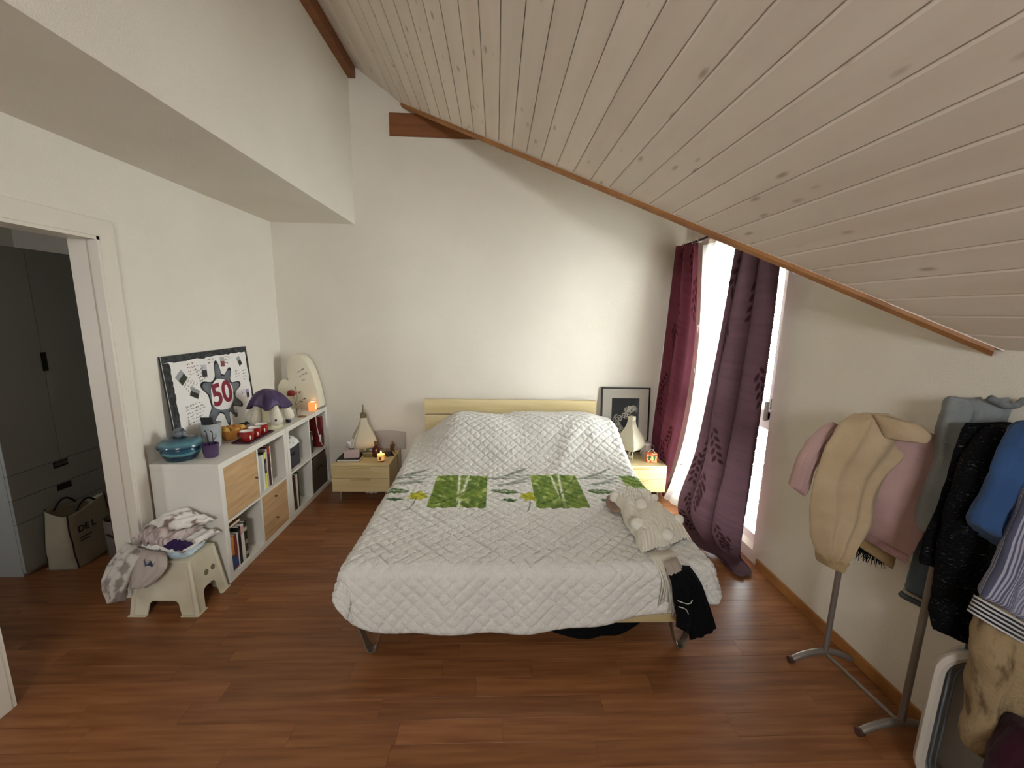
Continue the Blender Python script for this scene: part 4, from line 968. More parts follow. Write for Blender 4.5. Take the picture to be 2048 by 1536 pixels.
# heart-shaped box
hb = empty('heart_box', 'cream heart-shaped cardboard box with handwriting standing on its side', 'box', (-1.74, 3.75, TZ))
pts = [(x_ + 1.74, z_ - TZ) for x_, z_ in ((-1.60, .79), (-1.625, .95), (-1.66, 1.10), (-1.70, 1.20), (-1.745, 1.255), (-1.79, 1.27), (-1.835, 1.255), (-1.868, 1.20), (-1.882, 1.12), (-1.872, 1.03), (-1.905, 1.045), (-1.94, 1.03), (-1.965, .985), (-1.975, .93), (-1.965, .87), (-1.94, .82), (-1.90, .785), (-1.85, .7675), (-1.75, .7672), (-1.65, .7675))]
hcard = mat('cream_card', '#d9d0ba', .8, bump=.04)
MB().prism(pts, 'y', -.060, .065, bevel=.004).build('box', hcard, hb, smooth=35)
mm = MB()
for r_, (x, z_, w) in enumerate(((-.045, .34, .075), (-.03, .30, .085), (-.01, .262, .04))):
    scribble(mm, 0, 0, w, .012, 50 + r_, lambda a, b: Vector((x + a * .86 - b * .5, -.0612, z_ + a * .5 + b * .86)), .0012)
o = mm.build('handwriting', inkk, hb); o['kind'] = 'stuff'
# plush turtle on a cream stand
pt = empty('plush_turtle', 'cream plush turtle with purple shell draped over a cream stand', 'plush toy', (-1.735, 3.10, TZ))
plushm = mat('cream_plush', '#dcd5c3', 1, '#cfc6b0', nscale=120, bump=.4, bscale=220, sheen=.4); purp = mat('purple_satin', '#4b3a5e', .45, '#3a2c4a', nscale=14, bump=.2, bscale=20)
def shellp(u, v):
    t = 2 * PI * u; r = v; wav = .022 * math.sin(5 * t + .6) + .010 * math.sin(9 * t)
    x = (.140 + wav * r) * r * math.cos(t); y_ = (.105 + wav * r) * r * math.sin(t)
    return Vector((x, y_, .30 - .10 * r ** 2.2 - .03 * r ** 6 - .018 * math.cos(5 * t + .6) * r ** 3 + .008 * nz(x * 20, y_ * 20, 1)))
o = MB().grid(shellp, 80, 24, True).build('shell', purp, pt, smooth=True); solidify(o, .008)
MB().sphere((0, 0, .20), .085, 24, 14, (1.0, .8, .5)).build('body', plushm, pt, smooth=True)
def limb(p0, p1, r0, r1, name='leg', dot=True):
    p0, p1 = Vector(p0), Vector(p1); n = 14; pts_ = [p0.lerp(p1, k / n) for k in range(n + 1)]
    def rr(t): return (r0 + (r1 - r0) * sstep(.15, .8, t)) * math.sqrt(max(.02, 1 - max(0, (t - .78) / .22) ** 2.2)) * (1 if t > .02 else .6)
    o_ = MB().tube(pts_, rr, 18).build(name, plushm, pt, smooth=True)
    if dot:
        d_ = (p1 - p0).normalized(); q = p0.lerp(p1, .74) + Vector((.35, -.9, .1)).normalized() * r1 * .97
        MB().sphere(q, .009, 10, 8).build('bead', mat('bead_black', '#0e0d0d', .3), o_, smooth=True)
    return o_
limb((.07, -.05, .215), (.098, -.078, .030), .024, .042)
limb((-.05, -.05, .205), (-.068, -.078, .030), .022, .038, dot=False)
limb((-.075, .02, .21), (-.135, -.02, .035), .034, .05)
limb((.10, .03, .205), (.135, .045, .05), .024, .036, dot=False)
MB().lathe([(0, 0), (.085, 0), (.088, .006), (.07, .02), (.056, .06), (.052, .12), (.058, .175), (0, .175)], 30).build('stand', mat('cream_ceramic', '#d2c9a6', .45), pt, smooth=40)
# dried rose in a glass vase
gv = empty('bud_vase', 'small glass bud vase with one dried red rose', 'vase', (-1.70, 3.46, TZ))
MB().lathe([(0, 0), (.024, 0), (.026, .004), (.024, .05), (.028, .075), (.026, .076), (.021, .05), (.021, .006), (0, .005)], 24, cap=False).build('vase', mat('vase_glass', (.92, .93, .95), .05, trans=1, ior=1.25), gv, smooth=50)
MB().tube([(0, 0, .008), (-.004, 0, .08), (-.012, -.005, .15), (-.03, -.01, .185)], .002, 6).tube([(-.005, 0, .10), (.01, 0, .16), (.0, .0, .23)], .0015, 6).tube([(-.004, 0, .09), (.03, -.01, .13), (.07, -.015, .15)], .0015, 6).build('stem', mat('dry_stem', '#4b4a34', .8), gv, smooth=True)
MB().ico((-.035, -.01, .205), 1, 3, lambda c: (.024 + .005 * math.sin(5 * math.atan2(c.y, c.x))) * (1.15 - .35 * c.z)).build('rose', mat('dried_rose', '#8e2f24', .8, '#6d1f1a', nscale=60, bump=.6, bscale=90), gv, smooth=True)
for (x, z_, an) in ((.0, .245, 1.5), (.006, .195, 1.2), (.035, .205, .9), (.045, .125, .2), (.075, .15, .3)):
    MB().sphere((0, 0, 0), .014, 10, 6, (1, .15, .4), Matrix.Rotation(-an, 4, 'Y')).build('leaf', mat('dry_leaf', '#6f6a4c' if z_ < .19 else '#8a6a48', .8) if False else mat('dry_leaf_g' if z_ < .19 else 'dry_leaf_b', '#5b6146' if z_ < .19 else '#8a6242', .8), gv, smooth=True, loc=(x, -.005, z_))
# glowing salt lantern
sl_ = empty('tealight_holder', 'square amber glass tealight holder glowing beside the heart box', 'candle holder', (-1.655, 3.655, TZ), math.radians(12))
MB().box(-.03, .03, -.03, .03, 0, .078, bevel=.005).build('glass_block', mat('amber_glow', '#d98a4e', .35, '#b8672f', nscale=40, emit=(1, .38, .10), estr=.55), sl_, smooth=40)
MB().lathe([(.018, .0785), (.02, .0795), (0, .0797)], 18).build('tealight', mat('tealight_wax', '#ffe0a8', .5, emit=(1, .7, .35), estr=3.0), sl_)
for (x, z_) in ((.0305, .055), (.0305, .022), (.0305, .038)): MB().sphere((x, -.012, z_), .008, 10, 6, (.25, 1, 1)).build('facet', mat('facet_glow', '#ffe6b8', .3, emit=(1, .72, .36), estr=2.2), sl_, smooth=True)
# small dark trinkets
for k, (x, yy, lab) in enumerate(((-1.665, 3.235, 'navy trinket next to the plush turtle foot'), (-1.69, 3.285, 'second dark trinket lying beside the bud vase'))):
    t_ = empty('trinket', lab, 'trinket', (x, yy, TZ))
    MB().ico((0, 0, .014), 1, 2, lambda c: .018 + .005 * nz(c.x * 3 + k * 9, c.y * 3, c.z * 3) if c.z > -.6 else .0165).build('stone', mat('navy_stone', '#23283a', .4), t_, smooth=35)
    MB().cyl((.0, .0, .028), (.012, .004, .036), .004, 8).build('stud', mat('navy_stone', '#23283a'), t_, smooth=True)
ct = MB().lathe([(0, 0), (.026, 0), (.028, .003), (.026, .006), (0, .0065)], 24, sx=1.2).build('coaster', mat('amber_coaster', '#8a5a34', .4), None, smooth=40, loc=(-1.64, 3.42, TZ)); tag(ct, 'small brown coaster lying before the bud vase', 'coaster')
# red mugs on a tray
ty = empty('tray', 'dark plum serving tray under three red cups', 'tray', (-1.70, 2.825, TZ), 0)
MB().box(-.062, .062, -.15, .15, 0, .006, bevel=.003).build('base', mat('plum_tray', '#4a2f38', .4), ty, smooth=40)
m = MB().tube([(-.06, -.148, .008), (.06, -.148, .008), (.06, .148, .008), (-.06, .148, .008)], .004, 6, closed=True); m.build('rim', mat('plum_tray', '#4a2f38'), ty)
redg = mat('red_glaze', '#8e1f1c', .18, coat=.6); wht = mat('white_glaze', '#e8e2d8', .25)
mug0 = empty('espresso_cup', 'glossy red cup on the tray, the one nearest the purple tumbler', 'cup', (-1.69, 2.735, TZ + .0072), 0, 'red cups on the tray')
MB().lathe([(0, 0), (.034, 0), (.040, .006), (.043, .06), (.044, .068), (.0415, .0685)], 30, cap=False).build('body', redg, mug0, smooth=50)
MB().lathe([(.0414, .0685), (.040, .06), (.037, .008), (0, .006)], 30, cap=False).build('inside', wht, mug0, smooth=50)
MB().sphere((.035, -.024, .03), .012, 10, 8, (.35, .35, 1.2)).build('heart_mark', wht, mug0, smooth=True)
MB().tube([(-.04, .0, .055), (-.062, .0, .052), (-.066, .0, .034), (-.058, .0, .018), (-.038, .0, .014)], .004, 8).build('handle', redg, mug0, smooth=True)
for yy, xx, lab in ((2.825, -1.692, 'glossy red cup between two others on the tray'), (2.915, -1.695, 'glossy red cup on the tray, the one next to the plush turtle')):
    c_ = copy_tree(mug0); c_.location = (xx, yy, TZ + .0072); c_['label'] = lab
# orange fluted bowl
ob = empty('fruit_bowl', 'orange fluted ceramic bowl with dried flowers', 'bowl', (-1.835, 2.80, TZ))
orm = mat('orange_glaze', '#b5702c', .35, '#c98c46', nscale=12)
MB().lathe([(0, .002), (.045, 0), (.05, .006), (.075, .035), (.095, .075), (.09, .076), (.07, .04), (.045, .012), (0, .01)], 60, cap=False, fn=lambda t, z_: 1 + (.06 * math.sin(10 * t) * min(1, z_ / .05))).build('bowl', orm, ob, smooth=50)
for k in range(9):
    t = k * 2.4; r = .02 + .045 * (k % 3) / 2
    MB().ico((r * math.cos(t), r * math.sin(t), .056 + .008 * ((k * 7) % 3)), 1, 2, lambda c: .024 * (1 + .25 * nz(c.x * 3 + k, c.y * 3, c.z * 3))).build('dried_flower', mat('dried_flower%d' % (k % 2), ('#c99a4a', '#b57f38')[k % 2], .8, bump=.5, bscale=60), ob, smooth=True)
# purple mug with two straws, pale jug, lidded blue pot
pm = empty('tumbler', 'glossy purple tumbler with two black straws at the shelf edge', 'tumbler', (-1.728, 2.435, TZ))
MB().lathe([(0, 0), (.030, 0), (.037, .006), (.041, .03), (.043, .082), (.041, .083), (.037, .03), (.03, .009), (0, .008)], 30, cap=False).build('body', mat('purple_glaze', '#4a3558', .2, coat=.5), pm, smooth=50)
MB().lathe([(0, .06), (.038, .0602)], 24, cap=False).build('drink', mat('dark_drink', '#23131c', .2), pm)
for (x, yy, dx) in ((-.012, .01, -.018), (.014, .008, -.008)):
    MB().tube([(x, yy, .012), (x + dx * .6, yy + .005, .10), (x + dx, yy + .008, .148), (x + dx - .01, yy + .01, .158)], .003, 8).build('straw', mat('black_straw', '#19181b', .4), pm, smooth=True)
jg = empty('pail', 'pale grey metal pail holding a dark card beside the purple tumbler', 'pail', (-1.852, 2.63, TZ))
MB().lathe([(0, 0), (.045, 0), (.048, .004), (.060, .155), (.064, .158), (.059, .159), (.045, .006), (0, .005)], 36, cap=False).build('body', mat('pale_zinc', '#bfc3c4', .3, '#a9aeb0', nscale=6), jg, smooth=50)
MB().tube([(.0 + .062 * math.cos(t * PI / 10) , .062 * math.sin(t * PI / 10) * .3 - .05, .10 - .05 * math.sin(t * PI / 10)) for t in range(11)], .003, 6).build('handle', mat('zinc_wire', '#7b7d80', .3, metal=.7), jg, smooth=True)
MB().box(-.038, .036, -.003, .003, .01, .205, bevel=.001, mtx=Matrix.Rotation(.15, 4, 'X')).build('dark_card', mat('dark_card', '#333436', .7), jg)
pot = empty('casserole', 'blue striped ceramic pot with a lumpy lid at the shelf end', 'pot', (-1.878, 2.402, TZ))
def potmat():
    m = mat('blue_stripe_glaze', '#2b5f74', .25, coat=.3); nt = m.node_tree; N = nt.nodes; Lk = nt.links; tc = N.new('ShaderNodeTexCoord'); sp = N.new('ShaderNodeSeparateXYZ'); mr = N.new('ShaderNodeMath'); mr.operation = 'MULTIPLY'; mr.inputs[1].default_value = 8.2
    nz_ = N.new('ShaderNodeTexNoise'); nz_.inputs['Scale'].default_value = 9; ad = N.new('ShaderNodeMath'); ad.operation = 'MULTIPLY_ADD'; ad.inputs[1].default_value = .18
    rp = N.new('ShaderNodeValToRGB'); e = rp.color_ramp.elements; e[0].color = (*srgb('#2c6176'), 1); e[1].color = (*srgb('#16303f'), 1)
    for p_, c_ in ((.16, '#17384a'), (.34, '#14293a'), (.42, '#5f8f98'), (.50, '#1f5064'), (.7, '#15384a'), (.82, '#527f8a')):
        q = rp.color_ramp.elements.new(p_); q.color = (*srgb(c_), 1)
    Lk.new(tc.outputs['Object'], sp.inputs[0]); Lk.new(tc.outputs['Object'], nz_.inputs['Vector']); Lk.new(sp.outputs['Z'], mr.inputs[0]); Lk.new(nz_.outputs['Fac'], ad.inputs[0]); Lk.new(mr.outputs[0], ad.inputs[2]); Lk.new(ad.outputs[0], rp.inputs['Fac']); Lk.new(rp.outputs['Color'], N['Principled BSDF'].inputs['Base Color']); return m
bg_ = potmat()
MB().lathe([(0, 0), (.075, 0), (.082, .006), (.098, .03), (.104, .05), (.098, .066), (.0, .066)], 40).build('pot', bg_, pot, smooth=50)
MB().lathe([(.118, .067), (.119, .072), (.108, .088), (.085, .103), (.05, .112), (0, .114)], 40).build('lid', bg_, pot, smooth=50)
m = MB(); rs = random.Random(5)
pot.scale = (.96, .96, 1.22)
MB().ico((0, 0, .122), 1, 3, lambda c: .034 * (1 + .35 * nz(c.x * 4, c.y * 4, c.z * 4)) * (.6 if c.z < -.2 else 1)).build('lid_knob', mat('dark_flower', '#3a4046', .5, '#8b9196', nscale=30), pot, smooth=True)
# ---------------------------------------------------------------- plastic step stool with a pile of laundry
st = empty('step_stool', 'cream plastic step stool with arched sides carrying laundry', 'stool', (-1.785, 2.157, 0), math.radians(-1))
plas = mat('cream_plastic', '#d2cbb4', .4, '#c3bba2', nscale=5, bump=.04, bscale=30)
tw, td, bw2, bd2, H = .140, .092, .178, .122, .300       # half sizes at top and bottom
def lerp(a, b, t): return a + (b - a) * t
def side(axis, sgn):
    # one sloping wall with an arch cut out, thickness t
    m = MB(); t = .005
    if axis == 'y': w0, w1, o0, o1 = tw, bw2, td, bd2
    else: w0, w1, o0, o1 = td, bd2, tw, bw2
    leg = .085 if axis == 'y' else .06
    prof = [(-1, 0, 0), (-1, 1, 0), (1, 1, 0), (1, 0, 0), (1, 0, -leg), None]
    pts = []
    zl = .0; za = .085 if axis == 'y' else .11; r = .03
    def W(z): return lerp(w1, w0, z / H)
    in0 = w1 - leg; 
    outl = [(-W(0), 0), (-W(H), H), (W(H), H), (W(0), 0), (in0, 0), (in0 - .012, za - r)]
    outl += [(in0 - .012 - r * (1 - math.cos(a_ * PI / 10)), za - r + r * math.sin(a_ * PI / 10)) for a_ in range(1, 6)]
    outl += [(-(in0 - .012) + r * (1 - math.sin(a_ * PI / 10)), za - r + r * math.cos(a_ * PI / 10)) for a_ in range(0, 6)] + [(-in0, 0)]
    V0 = []; V1 = []
    for (a_, z_) in outl:
        o_ = lerp(o1, o0, z_ / H)
        for V, oo in ((V0, o_), (V1, o_ - t)):
            k = 1 if V is V0 else .985
            V.append(m.bm.verts.new((a_ * k, sgn * oo, z_) if axis == 'y' else (sgn * oo, a_ * k, z_)))
    m.bm.faces.new(V0); m.bm.faces.new(V1[::-1]); n = len(V0)
    for i in range(n): m.bm.faces.new((V0[i], V0[(i + 1) % n], V1[(i + 1) % n], V1[i]))
    return m.build('side_panel', plas, st)
for ax, sg in (('y', -1), ('y', 1), ('x', -1), ('x', 1)): side(ax, sg)
MB().box(-tw - .004, tw + .004, -td - .004, td + .004, H - .004, H + .006, bevel=.004).build('top_plate', plas, st, smooth=40)
for sx in (-1, 1):
    for sy in (-1, 1):
        MB().tube([(sx * (bw2 - .006), sy * (bd2 - .006), .002), (sx * (tw - .002), sy * (td - .002), H - .002)], .014, 12, r2=.010).build('corner_post', plas, st, smooth=40)
        MB().prism([(sx * (bw2 - .085), sy * bd2), (sx * (bw2 - .085), sy * (bd2 + .01)), (sx * (bw2 + .012), sy * (bd2 + .01)), (sx * (bw2 + .012), sy * (bd2 - .06)), (sx * bw2, sy * (bd2 - .06)), (sx * bw2, sy * bd2)], 'z', 0, .005).build('foot', plas, st)
hole = mat('hole_dark', '#6f684f', .9)
for a_ in (0.0, .052):
    z_ = .18; xx = lerp(bw2, tw, z_ / H) + .0012
    MB().lathe([(.0, 0), (.016, 0), (.016, .0012), (0, .0012)], 20, mtx=Matrix.Rotation(PI / 2 - .12, 4, 'Y')).build('hole', hole, st, loc=(xx - .001, a_, z_))
# laundry pile
def lmat(nm, c1, c2, sc, ct=(.45, .55), st_=(1, 1, 1)): return mat(nm, c1, .95, c2, nscale=sc, contrast=ct, bump=.3, bscale=40, stretch=st_, detail=5)
pile = [
 ('folded_shirt', 'light blue shirt at the bottom of the laundry pile', [(-1.93, 2.08, .245), (-1.95, 2.2, .25), (-1.93, 2.31, .245)], [(-1.66, 2.03, .245), (-1.645, 2.18, .25), (-1.67, 2.31, .245)], .016, lmat('lb', '#a9bcc6', '#c3d0d6', 12), 1),
 ('pillow_case', 'white printed pillowcase with frilled edge on the laundry pile', [(-1.96, 2.09, .275), (-1.93, 2.22, .285), (-1.90, 2.36, .285)], [(-1.68, 2.06, .275), (-1.63, 2.22, .285), (-1.60, 2.37, .285)], .020, lmat('pc', '#d9d5cf', '#8f8578', 22, (.58, .64)), 3),
 ('striped_shirt', 'pink and grey striped top across the laundry pile', [(-1.985, 2.10, .318), (-1.95, 2.20, .328), (-1.90, 2.34, .325)], [(-1.73, 2.05, .312), (-1.69, 2.18, .325), (-1.68, 2.33, .325)], .024, lmat('stp', '#8d7c78', '#c2b3ae', 9, (.4, .6), (7, 1.5, 2)), 5),
 ('white_shirt', 'crumpled white shirt with brown print topping the laundry pile', [(-1.93, 2.16, .362), (-1.89, 2.25, .372), (-1.85, 2.37, .365)], [(-1.74, 2.13, .358), (-1.67, 2.24, .368), (-1.63, 2.36, .36)], .022, lmat('ws', '#d6cfc8', '#7d6a60', 13, (.55, .62)), 8),
 ('purple_cloth', 'deep purple cloth tucked into the laundry pile', [(-1.76, 2.03, .298), (-1.74, 2.07, .302)], [(-1.655, 2.035, .292), (-1.645, 2.09, .298)], .012, mat('deep_purple', '#2c1644', .9, bump=.2), 2)]
for nm, lab, Lp, Rp, th, mm, sd in pile:
    Lp, Rp = [[(x - .0, 2.165 + (y_ - 2.2) * .62, z_ + .078 + (z_ - .245) * .25) for x, y_, z_ in e] for e in (Lp, Rp)]
    o = shell((Lp, Rp), th * 1.25, 4, .4, 60, 48, (0, 0, 1), sd, wob=.032).build(nm, mm, None, smooth=True); tag(o, lab, 'laundry')
o = shell(([(-1.97, 2.08, .40), (-2.02, 2.03, .33), (-2.03, 1.985, .24), (-1.985, 1.97, .14)], [(-1.86, 2.05, .37), (-1.875, 1.985, .30), (-1.90, 1.965, .22), (-1.93, 1.965, .14)]), .03, 3, .35, 40, 30, (-.3, -1, 0), 4, wob=.018).build('grey_blouse', lmat('gbl', '#b9b2aa', '#7f776f', 16, (.5, .6)), None, smooth=True)
tag(o, 'grey patterned blouse sleeve hanging off the stool side', 'laundry')
o = shell(([(-1.90, 2.07, .375), (-1.895, 2.01, .33), (-1.885, 1.985, .26), (-1.87, 1.975, .205)], [(-1.76, 2.06, .365), (-1.72, 2.01, .32), (-1.74, 1.99, .27), (-1.80, 1.98, .215)]), .018, 3, .35, 36, 30, (0, -1, .3), 7, wob=.012).build('dotted_sock', lmat('dts', '#a59a92', '#2c3448', 16, (.6, .64)), None, smooth=True)
tag(o, 'pale garment with navy spots hanging over the stool front', 'laundry')
# ---------------------------------------------------------------- clothes rack by the low wall
rk = empty('clothes_rack', 'grey metal clothes rack on two bowed feet loaded with clothes', 'clothes rack', (1.645, 1.5, 0))
rp_ = mat('grey_rack_paint', '#857d76', .4, metal=.5)
RZ = 1.17; RN = 1.31
ya, yb = .175, -.175
for yy, xo in ((ya, -.010), (yb, .018)):
    pole = MB().cyl((xo, yy, .05), (xo, yy, RZ if yy > 0 else RN), .0125, 18).build('pole', rp_, rk, smooth=40)
    foot = MB().tube([(xo - .165 + .30 * k / 12, yy, .014 + .046 * math.sin(PI * (k / 12)) ** .8) for k in range(13)], .0145, 14).build('foot', rp_, rk, smooth=40)
    MB().lathe([(.0155, -.012), (.0155, .012)], 16, mtx=Matrix.Rotation(PI / 2, 4, 'Y')).build('end_cap', mat('brown_cap', '#4a2f28', .6), foot, loc=(xo - .166, yy, .016))
MB().cyl((-.010, ya, .052), (.018, yb, .052), .008, 12).build('lower_bar', rp_, rk, smooth=40)
MB().cyl((-.010, ya + .02, RZ), (-.002, -.01, RZ), .0125, 16).build('top_rail', rp_, rk, smooth=40)
MB().cyl((.018, yb + .02, RN), (.006, -.44, RN), .0125, 16).build('top_rail', rp_, rk, smooth=40)
def cl(name, c1, c2=None, sc=10, bump=.25, rough=.95, **k): return mat(name, c1, rough, c2, nscale=sc, bump=bump, bscale=90, spec=.2, sheen=.1, **k)
def garment(name, label, parts, cat='garment'):
    root = empty(name, label, cat, tuple(Vector(parts[0][1][0][-1]).lerp(Vector(parts[0][1][1][-1]), .5)))
    for (pn, ol, th, folds, fa, mm, sd, n, m_) in parts:
        ol2 = tuple([tuple(Vector(p) - root.location) for p in e] for e in ol)
        shell(ol2, th, folds, fa, n, m_, (0, -1, 0), sd, wob=.010).build(pn, mm, root, smooth=True)
    return root
def clipx(ol, xm=R - .02, dy=0): return tuple([(min(p[0], xm), p[1] + dy, p[2]) for p in e] for e in ol)
beige = cl('beige_fleece', '#b7a284', '#ad9777', 8); pink = cl('pink_sweat', '#b59691', '#ac8c87', 6)
# beige sweatshirt thrown over the rail end
BL = [(1.49, 1.56, 1.284), (1.416, 1.56, 1.237), (1.36, 1.56, 1.1), (1.346, 1.56, .925), (1.356, 1.56, .799), (1.405, 1.56, .655)]
BR2 = [(1.53, 1.48, 1.305), (1.653, 1.48, 1.255), (1.643, 1.48, 1.167), (1.566, 1.48, 1.027), (1.531, 1.48, .843), (1.462, 1.48, .66)]
g = garment('beige_sweatshirt', 'beige fleece sweatshirt slung over the end of the rack', [
  ('sleeve', (BL, BR2), .045, 3, .22, beige, 1, 56, 60),
  ('shoulder', ([(1.49, 1.49, 1.300), (1.50, 1.47, 1.265), (1.52, 1.46, 1.21)], [(1.56, 1.41, 1.29), (1.605, 1.385, 1.25), (1.60, 1.385, 1.215)]), .040, 2, .1, beige, 3, 36, 30),
  ('cuff', ([(1.398, 1.56, .672), (1.405, 1.56, .645), (1.415, 1.56, .625)], [(1.478, 1.48, .675), (1.47, 1.48, .645), (1.462, 1.48, .628)]), .038, 8, .08, cl('beige_rib', '#ab926c', '#8f7954', 30), 2, 48, 14)], 'sweatshirt')
g = garment('pink_sweatshirt', 'dusty pink sweatshirt hanging behind the beige one', [
  ('body', ([(1.46, 1.60, 1.23), (1.46, 1.60, 1.11), (1.47, 1.60, 1.01), (1.51, 1.60, .90), (1.56, 1.60, .81), (1.60, 1.60, .762)], [(1.60, 1.46, 1.26), (1.70, 1.40, 1.225), (1.705, 1.39, 1.11), (1.685, 1.39, .945), (1.665, 1.39, .845), (1.635, 1.39, .752)]), .034, 2, .18, pink, 2, 60, 60),
  ('sleeve', ([(1.455, 1.64, 1.227), (1.36, 1.64, 1.145), (1.325, 1.64, 1.04), (1.307, 1.64, .93)], [(1.495, 1.62, 1.21), (1.42, 1.62, 1.085), (1.385, 1.62, .995), (1.367, 1.62, .892)]), .030, 4, .3, pink, 5, 40, 36),
  ('hem_rib', ([(1.598, 1.60, .765), (1.615, 1.60, .725)], [(1.635, 1.39, .752), (1.628, 1.39, .722)]), .028, 10, .06, cl('pink_rib', '#a07d78', '#8d6b67', 30), 4, 48, 10)], 'sweatshirt')
o = shell(([(1.62, 1.655, .80), (1.64, 1.655, .73), (1.63, 1.655, .67)], [(1.752, 1.53, .72), (1.74, 1.53, .66), (1.735, 1.53, .60)]), .012, 2, .1, 36, 20, seed=2).build('tan_shirt', cl('tan_knit', '#a48a63', '#967c56'), None, smooth=True)
tag(o, 'tan shirt hem showing below the pink sweatshirt', 'shirt')
fr = empty('fringed_shawl', 'black shawl with a ragged fringe hanging behind the sweatshirts', 'shawl', (1.70, 1.70, .6))
off2 = Vector((1.70, 1.70, .6))
shell(tuple([tuple(Vector(p) - off2) for p in e] for e in ([(1.66, 1.72, .95), (1.655, 1.72, .75), (1.65, 1.72, .60)], [(1.76, 1.62, .95), (1.765, 1.60, .72), (1.765, 1.60, .60)])), .010, 2, .2, 36, 24, seed=1).build('cloth', blackc, fr, smooth=True)
m = MB(); rs = random.Random(9)
for k in range(60):
    x = 1.65 + .115 * k / 59; yk = 1.72 - .12 * k / 59; z0 = .625 - .0 * k / 59; ln = rs.uniform(.03, .075)
    m.tube([Vector((x, yk + rs.uniform(-.008, .008), z0)) - off2, Vector((x + rs.uniform(-.006, .006), yk, z0 - ln * .5)) - off2, Vector((x + rs.uniform(-.012, .012), yk + rs.uniform(-.01, .01), z0 - ln)) - off2], .0032, 5, r2=.001)
o = m.build('fringe', blackc, fr); o['kind'] = 'stuff'
grey = cl('grey_jersey', '#858a8c', '#7b7f80', 7)
g = garment('grey_sweatshirt', 'grey crew-neck sweatshirt hanging from the rack', [
  ('sleeve', ([(1.60, 1.34, 1.400), (1.60, 1.34, 1.33), (1.615, 1.34, 1.20), (1.605, 1.34, 1.08), (1.600, 1.34, .97), (1.600, 1.34, .885)], [(1.72, 1.34, 1.405), (1.74, 1.34, 1.30), (1.735, 1.34, 1.16), (1.715, 1.34, 1.06), (1.70, 1.34, .955), (1.688, 1.34, .878)]), .045, 3, .3, grey, 1, 56, 60),
  ('body', ([(1.66, 1.30, 1.40), (1.64, 1.30, 1.25), (1.66, 1.30, 1.05)], [(1.765, 1.30, 1.41), (1.77, 1.30, 1.25), (1.77, 1.30, 1.05)]), .030, 2, .1, grey, 2, 36, 30)], 'sweatshirt')
MB().tube([(Vector((1.655, 1.265, 1.415)).lerp(Vector((1.765, 1.255, 1.41)), k / 10) + Vector((0, -.012 * math.sin(PI * k / 10), -.022 * math.sin(PI * k / 10)))) - g.location for k in range(11)], .011, 10).build('collar', cl('grey_rib', '#747876', '#62656a', 40), g, smooth=True)
slate = cl('slate_jersey', '#59646b', '#525c63', 6)
g = garment('slate_joggers', 'slate blue jogger leg with striped cuff hanging below the grey sweatshirt', [
  ('leg', ([(1.68, 1.41, .95), (1.685, 1.41, .74), (1.682, 1.41, .66), (1.675, 1.41, .585)], [(1.765, 1.41, .93), (1.772, 1.41, .72), (1.772, 1.41, .64), (1.772, 1.41, .545)]), .030, 2, .12, slate, 1, 40, 36),
  ('cuff_band', ([(1.672, 1.41, .585), (1.668, 1.41, .57)], [(1.773, 1.41, .545), (1.773, 1.41, .53)]), .032, 2, .05, cl('pale_band', '#a8a08c'), 1, 40, 6),
  ('cuff', ([(1.664, 1.41, .57), (1.655, 1.41, .55)], [(1.774, 1.41, .53), (1.772, 1.41, .505)]), .034, 6, .06, slate, 1, 40, 8)], 'trousers')
tw_ = mat('black_tweed', '#08080a', .95, '#5a5a5e', nscale=70, stretch=(1, 1, 6), contrast=(.62, .72), bump=.5, bscale=200, spec=.15)
g = garment('tweed_jacket', 'black tweed jacket with pale flecks hanging from the rack', [
  ('sleeve', ([(1.576, 1.18, 1.334), (1.538, 1.18, 1.277), (1.51, 1.18, 1.176), (1.49, 1.18, 1.055), (1.494, 1.18, .93), (1.515, 1.18, .745), (1.531, 1.18, .606)], [(1.672, 1.18, 1.351), (1.668, 1.18, 1.261), (1.65, 1.18, 1.16), (1.668, 1.18, .984), (1.664, 1.18, .875), (1.653, 1.18, .724), (1.669, 1.18, .556)]), .050, 2, .12, tw_, 1, 56, 70),
  ('front', ([(1.56, 1.24, 1.33), (1.53, 1.24, 1.1), (1.50, 1.24, .90), (1.497, 1.24, .82)], [(1.76, 1.24, 1.34), (1.76, 1.24, 1.1), (1.70, 1.24, .9), (1.64, 1.24, .80)]), .030, 2, .12, tw_, 3, 40, 40)], 'jacket')
blue = cl('blue_cotton', '#33507a', '#2b4469', 6)
g = garment('blue_shirt', 'royal blue shirt hanging over the tweed jacket', [
  ('sleeve', ([(1.56, 1.09, 1.384), (1.512, 1.09, 1.304), (1.489, 1.09, 1.201), (1.456, 1.09, 1.075), (1.50, 1.09, 1.03)], [(1.66, 1.09, 1.385), (1.662, 1.09, 1.242), (1.651, 1.09, 1.096), (1.60, 1.09, .985), (1.570, 1.09, .98)]), .042, 4, .25, blue, 2, 56, 50)], 'shirt')
strm = vcol_mat('striped_cotton', .9, bump=.1)
g = garment('striped_blouse', 'blue and white striped blouse with banded cuff on the rack', [
  ('sleeve', ([(1.523, 1.02, 1.223), (1.504, 1.02, 1.116), (1.48, 1.02, .99), (1.457, 1.02, .909), (1.443, 1.02, .862)], [(1.644, 1.02, 1.163), (1.647, 1.02, 1.037), (1.641, 1.02, .908), (1.622, 1.02, .824), (1.612, 1.02, .768)]), .042, 3, .2, strm, 2, 260, 40)], 'blouse')
sl0 = [x for x in bpy.data.objects if x.parent == g][0]
c_a, c_b = srgb('#4a4d62'), srgb('#9b99a8')
def strcol(co, i):
    k = math.cos(2 * PI * ((i // 41) % 260) / 260); return c_a if (k * 17 + 50) % 1 < .5 else c_b
